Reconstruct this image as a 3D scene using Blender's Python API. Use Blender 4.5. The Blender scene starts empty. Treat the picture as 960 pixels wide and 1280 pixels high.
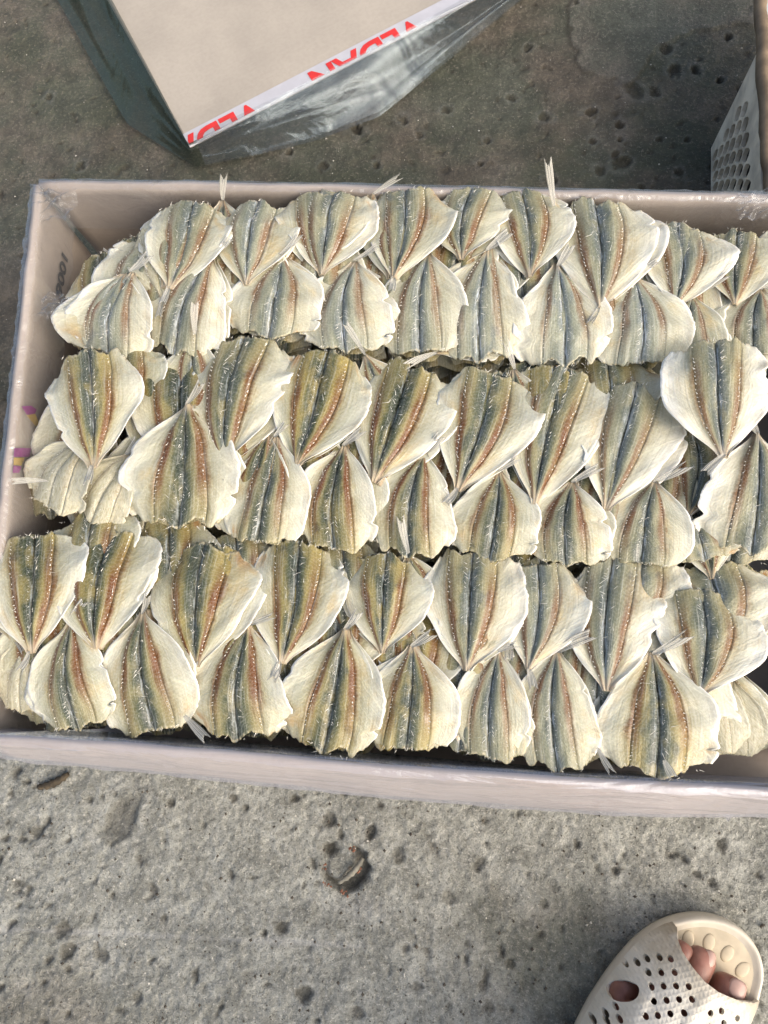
import bpy, bmesh, math, random
import numpy as np
from mathutils import Vector, Matrix, geometry

# ------------------------------------------------------------------ camera, world, sun, exposure
S = bpy.context.scene
COL = S.collection
F, CX, CY, HCAM = 962.0, 480.0, 640.0, 0.66


def cam_axes(nx, ny, yaw):
    d = np.array([(nx - CX) / F, -(ny - CY) / F, -1.0])
    zc = -d / np.linalg.norm(d)
    y = np.array([0, 1, 0]) - zc * zc[1]
    y /= np.linalg.norm(y)
    x = np.cross(y, zc)
    c, s = math.cos(yaw), math.sin(yaw)
    return np.array([c * x + s * y, -s * x + c * y, zc])


MC = cam_axes(578, 893, -0.045)
cam_d = bpy.data.cameras.new('camera')
cam_d.sensor_fit = 'VERTICAL'
cam_d.sensor_height = 36.0
cam_d.lens = F / 1280.0 * 36.0
cam_d.clip_start = 0.02
cam_d.clip_end = 500
cam = bpy.data.objects.new('camera', cam_d)
COL.objects.link(cam)
cam.matrix_world = Matrix.Translation((0, 0, HCAM)) @ Matrix([list(r) for r in MC]).to_4x4()
S.camera = cam

SUN_EL, SUN_AZ = math.radians(42), math.radians(-32)     # azimuth counted from +X towards +Y
world = bpy.data.worlds.new('World')
S.world = world
world.use_nodes = True
wt = world.node_tree
sky = wt.nodes.new('ShaderNodeTexSky')
sky.sky_type = 'NISHITA'
sky.sun_disc = False
sky.sun_elevation = SUN_EL
sky.sun_rotation = math.pi / 2 - SUN_AZ
sky.air_density = 0.9
sky.dust_density = 6.0
sky.ozone_density = 0.4
bg = wt.nodes['Background']
wt.links.new(sky.outputs[0], bg.inputs[0])
bg.inputs[1].default_value = 0.15
sun_d = bpy.data.lights.new('sun', 'SUN')
sun_d.energy = 0.95
sun_d.angle = math.radians(80)
sun_d.color = (1.0, 0.995, 0.95)
sun = bpy.data.objects.new('sun', sun_d)
COL.objects.link(sun)
sdir = Vector((math.cos(SUN_EL) * math.cos(SUN_AZ), math.cos(SUN_EL) * math.sin(SUN_AZ), math.sin(SUN_EL)))
sun.rotation_euler = sdir.to_track_quat('Z', 'Y').to_euler()
sun.location = sdir * 3
S.view_settings.view_transform = 'Standard'
S.view_settings.look = 'None'
S.view_settings.exposure = 0.7
S.view_settings.gamma = 1.0
S.view_settings.use_curve_mapping = False
S.render.engine = 'CYCLES'
S.cycles.max_bounces = 8
S.cycles.transparent_max_bounces = 16
S.cycles.use_denoising = True

rng = random.Random(7)
nrg = np.random.default_rng(7)

# ------------------------------------------------------------------ helpers


def ray(px, py):
    d = MC @ np.array([(px - CX) / F, -(py - CY) / F, -1.0])
    return d


def at(px, py, z=0.0):
    d = ray(px, py)
    t = (z - HCAM) / d[2]
    return Vector((d[0] * t, d[1] * t, z))


def at_x(px, py, x):
    d = ray(px, py)
    t = x / d[0]
    return Vector((x, d[1] * t, HCAM + d[2] * t))


_TAB = [np.random.default_rng(100 + i).random((256, 256)) for i in range(6)]


def vnoise(x, y, seed=0):
    T = _TAB[seed % 6]
    off = 37.3 * seed
    x = np.asarray(x, float) + off
    y = np.asarray(y, float) + off * 1.7
    xi, yi = np.floor(x).astype(int), np.floor(y).astype(int)
    fx, fy = x - xi, y - yi
    fx = fx * fx * (3 - 2 * fx)
    fy = fy * fy * (3 - 2 * fy)
    g = lambda a, b: T[a % 256, b % 256]
    return (g(xi, yi) * (1 - fx) + g(xi + 1, yi) * fx) * (1 - fy) + (g(xi, yi + 1) * (1 - fx) + g(xi + 1, yi + 1) * fx) * fy - 0.5


def sstep(a, b, x):
    t = np.clip((np.asarray(x, float) - a) / (b - a), 0, 1)
    return t * t * (3 - 2 * t)


def mesh(name, verts, faces, mat=None, smooth=True, uv=None):
    me = bpy.data.meshes.new(name)
    me.from_pydata([tuple(v) for v in verts], [], faces)
    if smooth:
        me.polygons.foreach_set('use_smooth', [True] * len(me.polygons))
    if uv is not None:
        l = me.uv_layers.new(name='UVMap')
        idx = np.empty(len(me.loops), dtype=np.int32)
        me.loops.foreach_get('vertex_index', idx)
        l.data.foreach_set('uv', np.asarray(uv, dtype=np.float32)[idx].ravel())
    if mat:
        me.materials.append(mat)
    me.update()
    return me


def obj(name, me, parent=None, label=None, cat=None, group=None, kind=None):
    o = bpy.data.objects.new(name, me)
    COL.objects.link(o)
    if parent is not None:
        o.parent = parent
    tag(o, label, cat, group, kind)
    return o


def tag(o, label=None, cat=None, group=None, kind=None):
    for k, v in (('label', label), ('category', cat), ('group', group), ('kind', kind)):
        if v:
            o[k] = v
    return o


def bm_mesh(name, bm, mat=None, smooth=False):
    me = bpy.data.meshes.new(name)
    bmesh.ops.recalc_face_normals(bm, faces=bm.faces)
    bm.to_mesh(me)
    bm.free()
    if smooth:
        me.polygons.foreach_set('use_smooth', [True] * len(me.polygons))
    if mat:
        me.materials.append(mat)
    return me


def grid_faces(nu, nv, off=0, flip=False):
    f = []
    for j in range(nv - 1):
        for i in range(nu - 1):
            a = off + j * nu + i
            q = (a, a + 1, a + nu + 1, a + nu)
            f.append(q[::-1] if flip else q)
    return f


def slab(top, bot, nu, nv):
    """closed shell from two equal grids (nv rows of nu points)"""
    n = nu * nv
    V = list(top) + list(bot)
    Fc = grid_faces(nu, nv) + grid_faces(nu, nv, n, True)
    loop = [i for i in range(nu)] + [j * nu + nu - 1 for j in range(1, nv)] + [(nv - 1) * nu + i for i in range(nu - 2, -1, -1)] + [j * nu for j in range(nv - 2, 0, -1)]
    for a, b in zip(loop, loop[1:] + loop[:1]):
        Fc.append((b, a, a + n, b + n))
    return V, Fc


class NT:
    """tiny node-tree writer"""

    def __init__(s, name):
        s.m = bpy.data.materials.new(name)
        s.m.use_nodes = True
        s.t = s.m.node_tree
        s.b = s.t.nodes['Principled BSDF']
        s.out = s.t.nodes['Material Output']

    def n(s, kind, **kw):
        nd = s.t.nodes.new(kind)
        for k, v in kw.items():
            setattr(nd, k, v)
        return nd

    def put(s, sock, v):
        if hasattr(v, 'is_output') or isinstance(v, bpy.types.NodeSocket):
            s.t.links.new(v, sock)
        else:
            if isinstance(v, (tuple, list)) and len(v) == 3 and sock.type == 'RGBA':
                v = (*v, 1)
            sock.default_value = v

    def math(s, op, a, b=None, c=None, clamp=False):
        nd = s.n('ShaderNodeMath', operation=op, use_clamp=clamp)
        s.put(nd.inputs[0], a)
        if b is not None:
            s.put(nd.inputs[1], b)
        if c is not None:
            s.put(nd.inputs[2], c)
        return nd.outputs[0]

    def mix(s, f, a, b, mode='MIX'):
        nd = s.n('ShaderNodeMix', data_type='RGBA', blend_type=mode)
        s.put(nd.inputs[0], f)
        s.put(nd.inputs[6], a)
        s.put(nd.inputs[7], b)
        return nd.outputs[2]

    def noise(s, vec, scale, detail=3, rough=0.55, dist=0.0):
        nd = s.n('ShaderNodeTexNoise')
        if vec is not None:
            s.put(nd.inputs['Vector'], vec)
        nd.inputs['Scale'].default_value = scale
        nd.inputs['Detail'].default_value = detail
        nd.inputs['Roughness'].default_value = rough
        nd.inputs['Distortion'].default_value = dist
        return nd.outputs[0]

    def rng(s, v, a, b, c=0.0, d=1.0, smooth=True):
        nd = s.n('ShaderNodeMapRange', interpolation_type='SMOOTHSTEP' if smooth else 'LINEAR')
        s.put(nd.inputs[0], v)
        for i, x in zip((1, 2, 3, 4), (a, b, c, d)):
            nd.inputs[i].default_value = x
        return nd.outputs[0]

    def ramp(s, v, stops):
        nd = s.n('ShaderNodeValToRGB')
        e = nd.color_ramp.elements
        while len(e) < len(stops):
            e.new(0.5)
        for el, (p, c) in zip(e, stops):
            el.position = p
            el.color = (*c, 1)
        s.put(nd.inputs[0], v)
        return nd.outputs[0]

    def comb(s, x, y, z=0.0):
        nd = s.n('ShaderNodeCombineXYZ')
        for i, v in enumerate((x, y, z)):
            s.put(nd.inputs[i], v)
        return nd.outputs[0]

    def bump(s, h, strength=0.5, dist=0.001, nrm=None):
        nd = s.n('ShaderNodeBump')
        nd.inputs['Strength'].default_value = strength
        nd.inputs['Distance'].default_value = dist
        s.put(nd.inputs['Height'], h)
        if nrm is not None:
            s.put(nd.inputs['Normal'], nrm)
        return nd.outputs[0]

    def set(s, **kw):
        for k, v in kw.items():
            s.put(s.b.inputs[k.replace('_', ' ')], v)
        return s.m

    def obj_co(s):
        return s.n('ShaderNodeTexCoord').outputs['Object']

    def attr(s, name, typ='GEOMETRY'):
        return s.n('ShaderNodeAttribute', attribute_name=name, attribute_type=typ)


def simple_mat(name, col, rough=0.6, var=0.15, scale=60, bump=0.15, bscale=300, bdist=0.0005):
    t = NT(name)
    co = t.obj_co()
    n = t.noise(co, scale, 4)
    dark = tuple(c * (1 - var) for c in col)
    lite = tuple(min(1, c * (1 + var)) for c in col)
    c = t.mix(t.rng(n, .3, .7), dark, lite)
    t.set(Base_Color=c, Roughness=rough)
    t.put(t.b.inputs['Normal'], t.bump(t.noise(co, bscale, 3), bump, bdist))
    return t.m


# ------------------------------------------------------------------ materials
def mat_floor():
    t = NT('concrete')
    co = t.obj_co()
    brown = t.attr('brown').outputs['Fac']  # brown concrete, plus shade painted into the floor colour
    dirt = t.attr('dirt').outputs['Fac']
    pale = t.attr('pale').outputs['Fac']
    n1 = t.noise(co, 9, 5, .6)
    n2 = t.noise(co, 45, 5, .65)
    n3 = t.noise(co, 330, 4, .7)
    n4 = t.noise(co, 900, 2, .6)
    grey = t.mix(t.rng(n2, .3, .72), (.185, .188, .16), (.365, .37, .325))
    brn = t.mix(t.rng(n2, .3, .72), (.065, .056, .040), (.14, .118, .088))
    green = t.mix(t.rng(n2, .3, .7), (.038, .044, .028), (.07, .077, .05))
    brn = t.mix(t.rng(n1, .42, .62), green, brn)
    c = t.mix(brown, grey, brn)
    sp = t.math('ADD', t.math('MULTIPLY', n3, .62), t.math('MULTIPLY', n4, .38))
    c = t.mix(t.rng(sp, .5, .36, 0, .62), c, (.055, .053, .04))
    c = t.mix(t.rng(sp, .52, .66, 0, .6), c, t.mix(brown, (.6, .58, .52), (.25, .22, .17)))
    v = t.n('ShaderNodeTexVoronoi', feature='F1')
    t.put(v.inputs['Vector'], co)
    v.inputs['Scale'].default_value = 120
    c = t.mix(t.rng(v.outputs['Distance'], .16, .06, 0, .45), c, (.05, .045, .035))
    c = t.mix(t.math('MULTIPLY', pale, .5), c, (.5, .5, .48))
    c = t.mix(t.math('MULTIPLY', dirt, .85), c, (.035, .03, .02))
    t.set(Base_Color=c, Roughness=t.rng(n2, .3, .7, .75, .95))
    b = t.bump(n3, .8, .0030)
    t.put(t.b.inputs['Normal'], t.bump(n4, .6, .0012, b))
    return t.m


def mat_card(name, col, var=.1):
    t = NT(name)
    co = t.obj_co()
    n = t.noise(co, 14, 4)
    f = t.noise(co, 260, 3)
    mp = t.n('ShaderNodeMapping')
    mp.inputs['Scale'].default_value = (40, 900, 900)
    t.put(mp.inputs[0], co)
    fib = t.noise(mp.outputs[0], 1.0, 2)
    c = t.mix(t.rng(n, .3, .7), tuple(x * (1 - var) for x in col), tuple(x * (1 + var) for x in col))
    c = t.mix(t.rng(f, .35, .7, 0, .12), c, tuple(x * .55 for x in col))
    c = t.mix(t.rng(fib, .55, .75, 0, .15), c, tuple(min(1, x * 1.3) for x in col))
    t.set(Base_Color=c, Roughness=.7)
    t.put(t.b.inputs['Normal'], t.bump(t.noise(co, 60, 3), .12, .002))
    return t.m


def mat_film(name, base=.12, edge=.7, rough=.16, tint=(.85, .9, .95), haze=.25, bscale=35, stretch=(1, 1, 1)):
    t = NT(name)
    t.t.nodes.remove(t.b)
    co = t.obj_co()
    mp = t.n('ShaderNodeMapping')
    mp.inputs['Scale'].default_value = stretch
    t.put(mp.inputs[0], co)
    w = t.noise(mp.outputs[0], bscale, 3, .5, 1.2)
    w2 = t.noise(co, 160, 2, .5, .6)
    nr = t.bump(w2, .25, .001, t.bump(w, .8, .006))
    lw = t.n('ShaderNodeLayerWeight')
    lw.inputs[0].default_value = .35
    t.put(lw.inputs['Normal'], nr)
    fac = t.rng(lw.outputs['Facing'], 0.05, .95, base, edge)
    gl = t.n('ShaderNodeBsdfGlossy')
    gl.inputs['Roughness'].default_value = rough
    gl.inputs['Color'].default_value = (*tint, 1)
    t.put(gl.inputs['Normal'], nr)
    df = t.n('ShaderNodeBsdfDiffuse')
    df.inputs['Color'].default_value = (tint[0] * .75, tint[1] * .75, tint[2] * .75, 1)
    t.put(df.inputs['Normal'], nr)
    tr = t.n('ShaderNodeBsdfTransparent')
    m1 = t.n('ShaderNodeMixShader')
    m1.inputs[0].default_value = haze
    t.put(m1.inputs[1], gl.outputs[0])
    t.put(m1.inputs[2], df.outputs[0])
    m2 = t.n('ShaderNodeMixShader')
    t.put(m2.inputs[0], fac)
    t.put(m2.inputs[1], tr.outputs[0])
    t.put(m2.inputs[2], m1.outputs[0])
    t.put(t.out.inputs['Surface'], m2.outputs[0])
    return t.m


def mat_fish():
    t = NT('dried_fish_flesh')
    uvn = t.n('ShaderNodeUVMap')
    sep = t.n('ShaderNodeSeparateXYZ')
    t.put(sep.inputs[0], uvn.outputs[0])
    u, v = sep.outputs[0], sep.outputs[1]
    oi = t.n('ShaderNodeObjectInfo')
    csep = t.n('ShaderNodeSeparateColor')
    t.put(csep.inputs[0], oi.outputs['Color'])
    silver, yellow, rust = csep.outputs
    white = oi.outputs['Alpha']
    seed = t.math('MULTIPLY', t.n('ShaderNodeAttribute', attribute_name='seed', attribute_type='OBJECT').outputs['Fac'], 1.0)
    s = t.math('SUBTRACT', t.math('MULTIPLY', u, 2), 1)
    # slow wobble of the bands along the fish
    wob = t.noise(t.comb(t.math('MULTIPLY', s, 1.2), t.math('MULTIPLY', v, 2.2), seed), 1.6, 3)
    fine = t.noise(t.comb(t.math('MULTIPLY', s, 9), t.math('MULTIPLY', v, 9), seed), 2.0, 4, .6)
    sw = t.math('ADD', s, t.math('MULTIPLY', t.math('SUBTRACT', wob, .5), .2))
    sw = t.math('ADD', sw, t.math('MULTIPLY', t.math('SUBTRACT', fine, .5), .08))
    a = t.math('ABSOLUTE', sw)
    side = t.math('GREATER_THAN', s, 0.0)
    olive = t.mix(silver, (.072, .082, .035), (.24, .255, .18))
    slate = t.mix(silver, (.034, .044, .026), (.19, .215, .195))
    tan = t.mix(yellow, (.23, .215, .115), (.33, .25, .055))
    tan = t.mix(t.math('MULTIPLY', silver, .85), tan, (.33, .345, .265))
    rustc = t.mix(rust, (.20, .11, .045), (.135, .045, .008))
    cream = t.mix(white, (.295, .30, .185), (.68, .66, .52))
    edgec = t.mix(white, (.41, .415, .30), (.80, .79, .70))
    # centre and dorsal strip
    mid = t.mix(t.rng(a, .08, .22), slate, olive)
    mid = t.mix(t.rng(a, .17, .34), mid, tan)
    patch = t.noise(t.comb(t.math('MULTIPLY', s, 2.2), t.math('MULTIPLY', v, 3.0), t.math('ADD', seed, 7.7)), 1.3, 3)
    mid = t.mix(t.rng(patch, .46, .66, 0, .6), mid, tan)
    mid = t.mix(t.rng(patch, .42, .28, 0, .7), mid, slate)
    # rust stripe, strongest from the tail to the middle, fading to the cut end
    st = t.math('MULTIPLY', t.rng(a, .29, .42), t.rng(a, .61, .49))
    along = t.math('MULTIPLY', t.math('SUBTRACT', 1.0, t.math('MULTIPLY', silver, .35)), t.rng(v, 1.02, .45))
    along = t.math('MULTIPLY', along, t.rng(patch, .70, .35, .55, 1))
    st = t.math('MULTIPLY', st, along, clamp=True)
    body = t.mix(st, mid, rustc)
    fl = t.mix(t.rng(a, .6, .75), t.mix(.4, cream, tan), cream)
    fl = t.mix(t.rng(a, .7, 1.0), fl, edgec)
    blot = t.noise(t.comb(t.math('MULTIPLY', s, 4), t.math('MULTIPLY', v, 5), t.math('ADD', seed, 11.3)), 1.5, 4, .6)
    fl = t.mix(t.rng(blot, .35, .65, .35, 0), fl, (.42, .385, .27))
    yl = t.noise(t.comb(t.math('MULTIPLY', s, 1.6), t.math('MULTIPLY', v, 2.1), t.math('ADD', seed, 3.1)), 1.4, 4)
    fl = t.mix(t.math('MULTIPLY', t.rng(yl, .5, .75), .55), fl, (.5, .36, .14))
    ged = t.math('MULTIPLY', t.rng(yl, .58, .7), t.rng(v, .75, 1.0))
    fl = t.mix(t.math('MULTIPLY', ged, .8), fl, (.36, .17, .05))
    fl = t.mix(t.rng(t.math('ABSOLUTE', s), .95, 1.0, 0, .65), fl, (.86, .86, .82))
    c = t.mix(t.rng(a, .48, .64), body, fl)
    c = t.mix(t.math('MULTIPLY', st, .75), c, rustc)
    # spine: silvery or dark line down the middle, broken up
    spn = t.noise(t.comb(t.math('MULTIPLY', s, 26), t.math('MULTIPLY', v, 5), seed), 1.5, 3)
    spine = t.math('MULTIPLY', t.rng(a, .09, .025), t.rng(spn, .47, .62))
    spcol = t.mix(silver, (.28, .32, .32), (.55, .61, .66))
    c = t.mix(t.math('MULTIPLY', spine, .85), c, spcol)
    c = t.mix(t.math('MULTIPLY', t.rng(a, .03, .0), .7), c, (.022, .024, .02))
    # slanting muscle fibres
    fib = t.n('ShaderNodeTexWave', wave_type='BANDS', bands_direction='Y', wave_profile='SIN')
    yy = t.math('ADD', t.math('MULTIPLY', v, 1.0), t.math('MULTIPLY', a, t.math('ADD', .18, t.math('MULTIPLY', side, -.1))))
    t.put(fib.inputs['Vector'], t.comb(t.math('MULTIPLY', s, .6), yy, seed))
    fib.inputs['Scale'].default_value = 10
    fib.inputs['Distortion'].default_value = 9
    fib.inputs['Detail'].default_value = 4
    fib.inputs['Detail Scale'].default_value = 2.2
    f1 = fib.outputs['Fac']
    c = t.mix(t.rng(f1, .5, .95, 0, .07), c, (.8, .8, .72))
    c = t.mix(t.rng(f1, .4, .05, 0, .07), c, t.mix(1.0, c, (.55, .5, .42), 'MULTIPLY'))
    # streaks running from the tail to the cut end
    stk = t.noise(t.comb(t.math('MULTIPLY', s, 30), t.math('MULTIPLY', v, 2.4), seed), 1.0, 3, .6)
    c = t.mix(t.rng(stk, .52, .72, 0, .22), c, (.75, .75, .66))
    c = t.mix(t.rng(stk, .45, .25, 0, .35), c, t.mix(1.0, c, (.45, .4, .32), 'MULTIPLY'))
    pale = t.n('ShaderNodeAttribute', attribute_name='pale', attribute_type='OBJECT').outputs['Fac']
    c = t.mix(t.math('MULTIPLY', pale, .85), c, t.mix(t.rng(fine, .3, .7), (.42, .39, .26), (.55, .53, .4)))
    fan = t.noise(t.comb(t.math('SUBTRACT', t.math('MULTIPLY', v, 34), t.math('MULTIPLY', a, 20)), t.math('ADD', t.math('MULTIPLY', v, 1.5), t.math('MULTIPLY', a, 2.5)), seed), 1.0, 3, .6)
    c = t.mix(t.rng(fan, .52, .70, 0, .34), c, t.mix(1.0, c, (1.55, 1.55, 1.5), 'MULTIPLY'))
    c = t.mix(t.rng(fan, .46, .28, 0, .22), c, t.mix(1.0, c, (.62, .58, .5), 'MULTIPLY'))
    # tail root, tan
    c = t.mix(t.rng(v, .13, .02, 0, .7), c, t.mix(white, (.42, .33, .2), (.55, .47, .36)))
    # frayed pale cut end
    c = t.mix(t.math('MULTIPLY', t.rng(v, .965, 1.0), t.rng(fine, .45, .6)), c, (.5, .45, .3))
    rough = t.rng(fine, .3, .7, .22, .48)
    t.set(Base_Color=c, Roughness=rough)
    t.b.inputs['Specular IOR Level'].default_value = .38
    wet = t.noise(t.comb(t.math('MULTIPLY', s, 3.0), t.math('MULTIPLY', v, 2.4), t.math('ADD', seed, 21.0)), 1.6, 4, .6)
    t.put(t.b.inputs['Coat Weight'], t.rng(wet, .5, .66, 0, .55))
    t.b.inputs['Coat Roughness'].default_value = .16
    t.b.inputs['Subsurface Weight'].default_value = 0.12
    t.b.inputs['Subsurface Radius'].default_value = (1.0, .7, .4)
    t.b.inputs['Subsurface Scale'].default_value = 0.0012
    hgt = t.math('ADD', t.math('MULTIPLY', fan, .9), t.math('ADD', t.math('MULTIPLY', stk, .7), t.math('MULTIPLY', fine, .8)))
    t.put(t.b.inputs['Normal'], t.bump(hgt, .45, .0010))
    return t.m


def mat_fin():
    t = NT('fin_membrane')
    uvn = t.n('ShaderNodeUVMap')
    sep = t.n('ShaderNodeSeparateXYZ')
    t.put(sep.inputs[0], uvn.outputs[0])
    w = t.n('ShaderNodeTexWave', bands_direction='X')
    t.put(w.inputs['Vector'], uvn.outputs[0])
    w.inputs['Scale'].default_value = 2.0
    w.inputs['Distortion'].default_value = .6
    r = w.outputs['Fac']
    c = t.mix(r, (.48, .47, .40), (.58, .575, .52))
    t.set(Base_Color=c, Roughness=.38, Alpha=t.rng(r, .1, .8, .34, .58))
    t.put(t.b.inputs['Normal'], t.bump(r, .5, .0006))
    return t.m


M_floor = mat_floor()
M_card = mat_card('kraft_cardboard', (.385, .33, .278))
M_card_pale = mat_card('pale_cardboard', (.385, .345, .285), .08)
M_edge = simple_mat('cut_cardboard_edge', (.5, .42, .33), .8)
M_film = mat_film('clear_film', .12, .46, .13, haze=.3, bscale=30)
M_film_tight = mat_film('stretched_film', .26, .5, .15, tint=(.86, .88, .97), haze=.5, bscale=26, stretch=(.35, 2.2, 2.2))
M_bag = mat_film('bag_film', .17, .46, .2, tint=(.27, .33, .37), haze=.5, bscale=16, stretch=(1, 1, 1))
M_fish = mat_fish()
M_fin = mat_fin()
M_bone = simple_mat('fish_bone', (.8, .78, .68), .35, .08)
M_bag_dark = mat_film('bag_film_dim', .5, .8, .2, tint=(.135, .17, .135), haze=.4, bscale=14)  # same bag film, dimness of its left side put into a darker tint
M_fold = mat_film('film_fold', .03, .5, .2, haze=.2, bscale=18)
M_white_print = simple_mat('white_print', (.46, .46, .485), .5, .05)
M_red = simple_mat('red_print', (.62, .035, .03), .5, .1)
M_black = simple_mat('black_print', (.05, .05, .05), .6, .2)
M_purple = simple_mat('purple_print', (.30, .06, .23), .5, .2)
M_yellow = simple_mat('yellow_print', (.55, .38, .1), .5, .2)

# ------------------------------------------------------------------ floor: one sheet, dense in view, coarse to the horizon
PITS = [  # px, py, radius px, depth mm, dirt
    (148, 1022, 24, 4.5, .55), (45, 1041, 8, 2.5, .6), (305, 1010, 6, 3, .8), (411, 1022, 10, 3.5, .7), (463, 1042, 9, 4, .75),
    (497, 1070, 9, 3, .6), (350, 1162, 9, 3.5, .75), (75, 1163, 9, 3.5, .7), (83, 1191, 10, 3.5, .7), (122, 1194, 9, 3, .5),
    (379, 1246, 11, 4, .8), (203, 1150, 7, 2.5, .6), (289, 998, 5, 2.5, .9), (368, 998, 6, 2.5, .8), (476, 1007, 6, 2.5, .8),
    (560, 1120, 8, 2.5, .5), (606, 1025, 6, 2.5, .6), (637, 1205, 8, 2.5, .6), (540, 1060, 6, 2, .6), (722, 1055, 6, 3, .8),
    (770, 1088, 7, 3, .8), (903, 1058, 8, 3, .8), (890, 1105, 6, 2.5, .7), (680, 1130, 6, 2, .6), (20, 1105, 6, 2, .6),
    (245, 1215, 6, 2, .5), (170, 1250, 7, 2, .5), (520, 1235, 6, 2, .6), (610, 1260, 7, 2.5, .6), (585, 1180, 6, 2, .6),
    (775, 154, 7, 5, 1), (776, 173, 5, 4, .9), (770, 190, 6, 3, .8), (779, 201, 10, 4, .7), (739, 139, 7, 4, .9), (795, 114, 13, 3, .5),
    (820, 112, 7, 3, .8), (846, 83, 9, 4, .8), (872, 84, 7, 4, .8), (912, 45, 6, 4, .9), (901, 95, 5, 4, .9), (833, 58, 8, 3, .7),
    (445, 158, 8, 5, .95), (360, 190, 6, 3.5, .9), (505, 150, 6, 3, .8), (558, 137, 6, 3, .8), (690, 224, 8, 4, .8), (752, 210, 8, 3, .7),
    (680, 145, 8, 3, .6), (826, 172, 5, 3, .8), (860, 172, 5, 3, .8), (742, 175, 5, 3, .8), (720, 4, 5, 3, .8), (525, 168, 5, 3, .8),
    (600, 205, 5, 3, .8), (640, 120, 6, 3, .7), (30, 320, 6, 3, .7), (20, 480, 7, 3, .7), (610, 175, 5, 2.5, .8), (660, 60, 6, 3, .7),
    (100, 205, 6, 3, .7), (60, 120, 6, 3, .7), (805, 232, 5, 3, .8), (850, 215, 6, 3, .7), (470, 205, 5, 3, .8), (405, 205, 6, 3, .8),
]
CHIP = [(404, 1058), (420, 1050), (444, 1056), (460, 1072), (462, 1092), (452, 1112), (432, 1122), (412, 1112), (402, 1098), (408, 1078)]
PATCH = [(712, -40), (716, 30), (718, 62), (726, 95), (790, 97), (806, 80), (838, 52), (880, 33), (960, 28), (1040, 10), (1040, -40)]


def dist_poly(X, Y, poly):
    """signed distance to polygon (negative inside)"""
    d = np.full(X.shape, 1e9)
    ins = np.zeros(X.shape, bool)
    n = len(poly)
    for i in range(n):
        x0, y0 = poly[i]
        x1, y1 = poly[(i + 1) % n]
        ex, ey = x1 - x0, y1 - y0
        t = np.clip(((X - x0) * ex + (Y - y0) * ey) / (ex * ex + ey * ey), 0, 1)
        d = np.minimum(d, np.hypot(X - x0 - t * ex, Y - y0 - t * ey))
        cond = ((y0 > Y) != (y1 > Y)) & (X < (x1 - x0) * (Y - y0) / (y1 - y0 + 1e-12) + x0)
        ins ^= cond
    return np.where(ins, -d, d)


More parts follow.
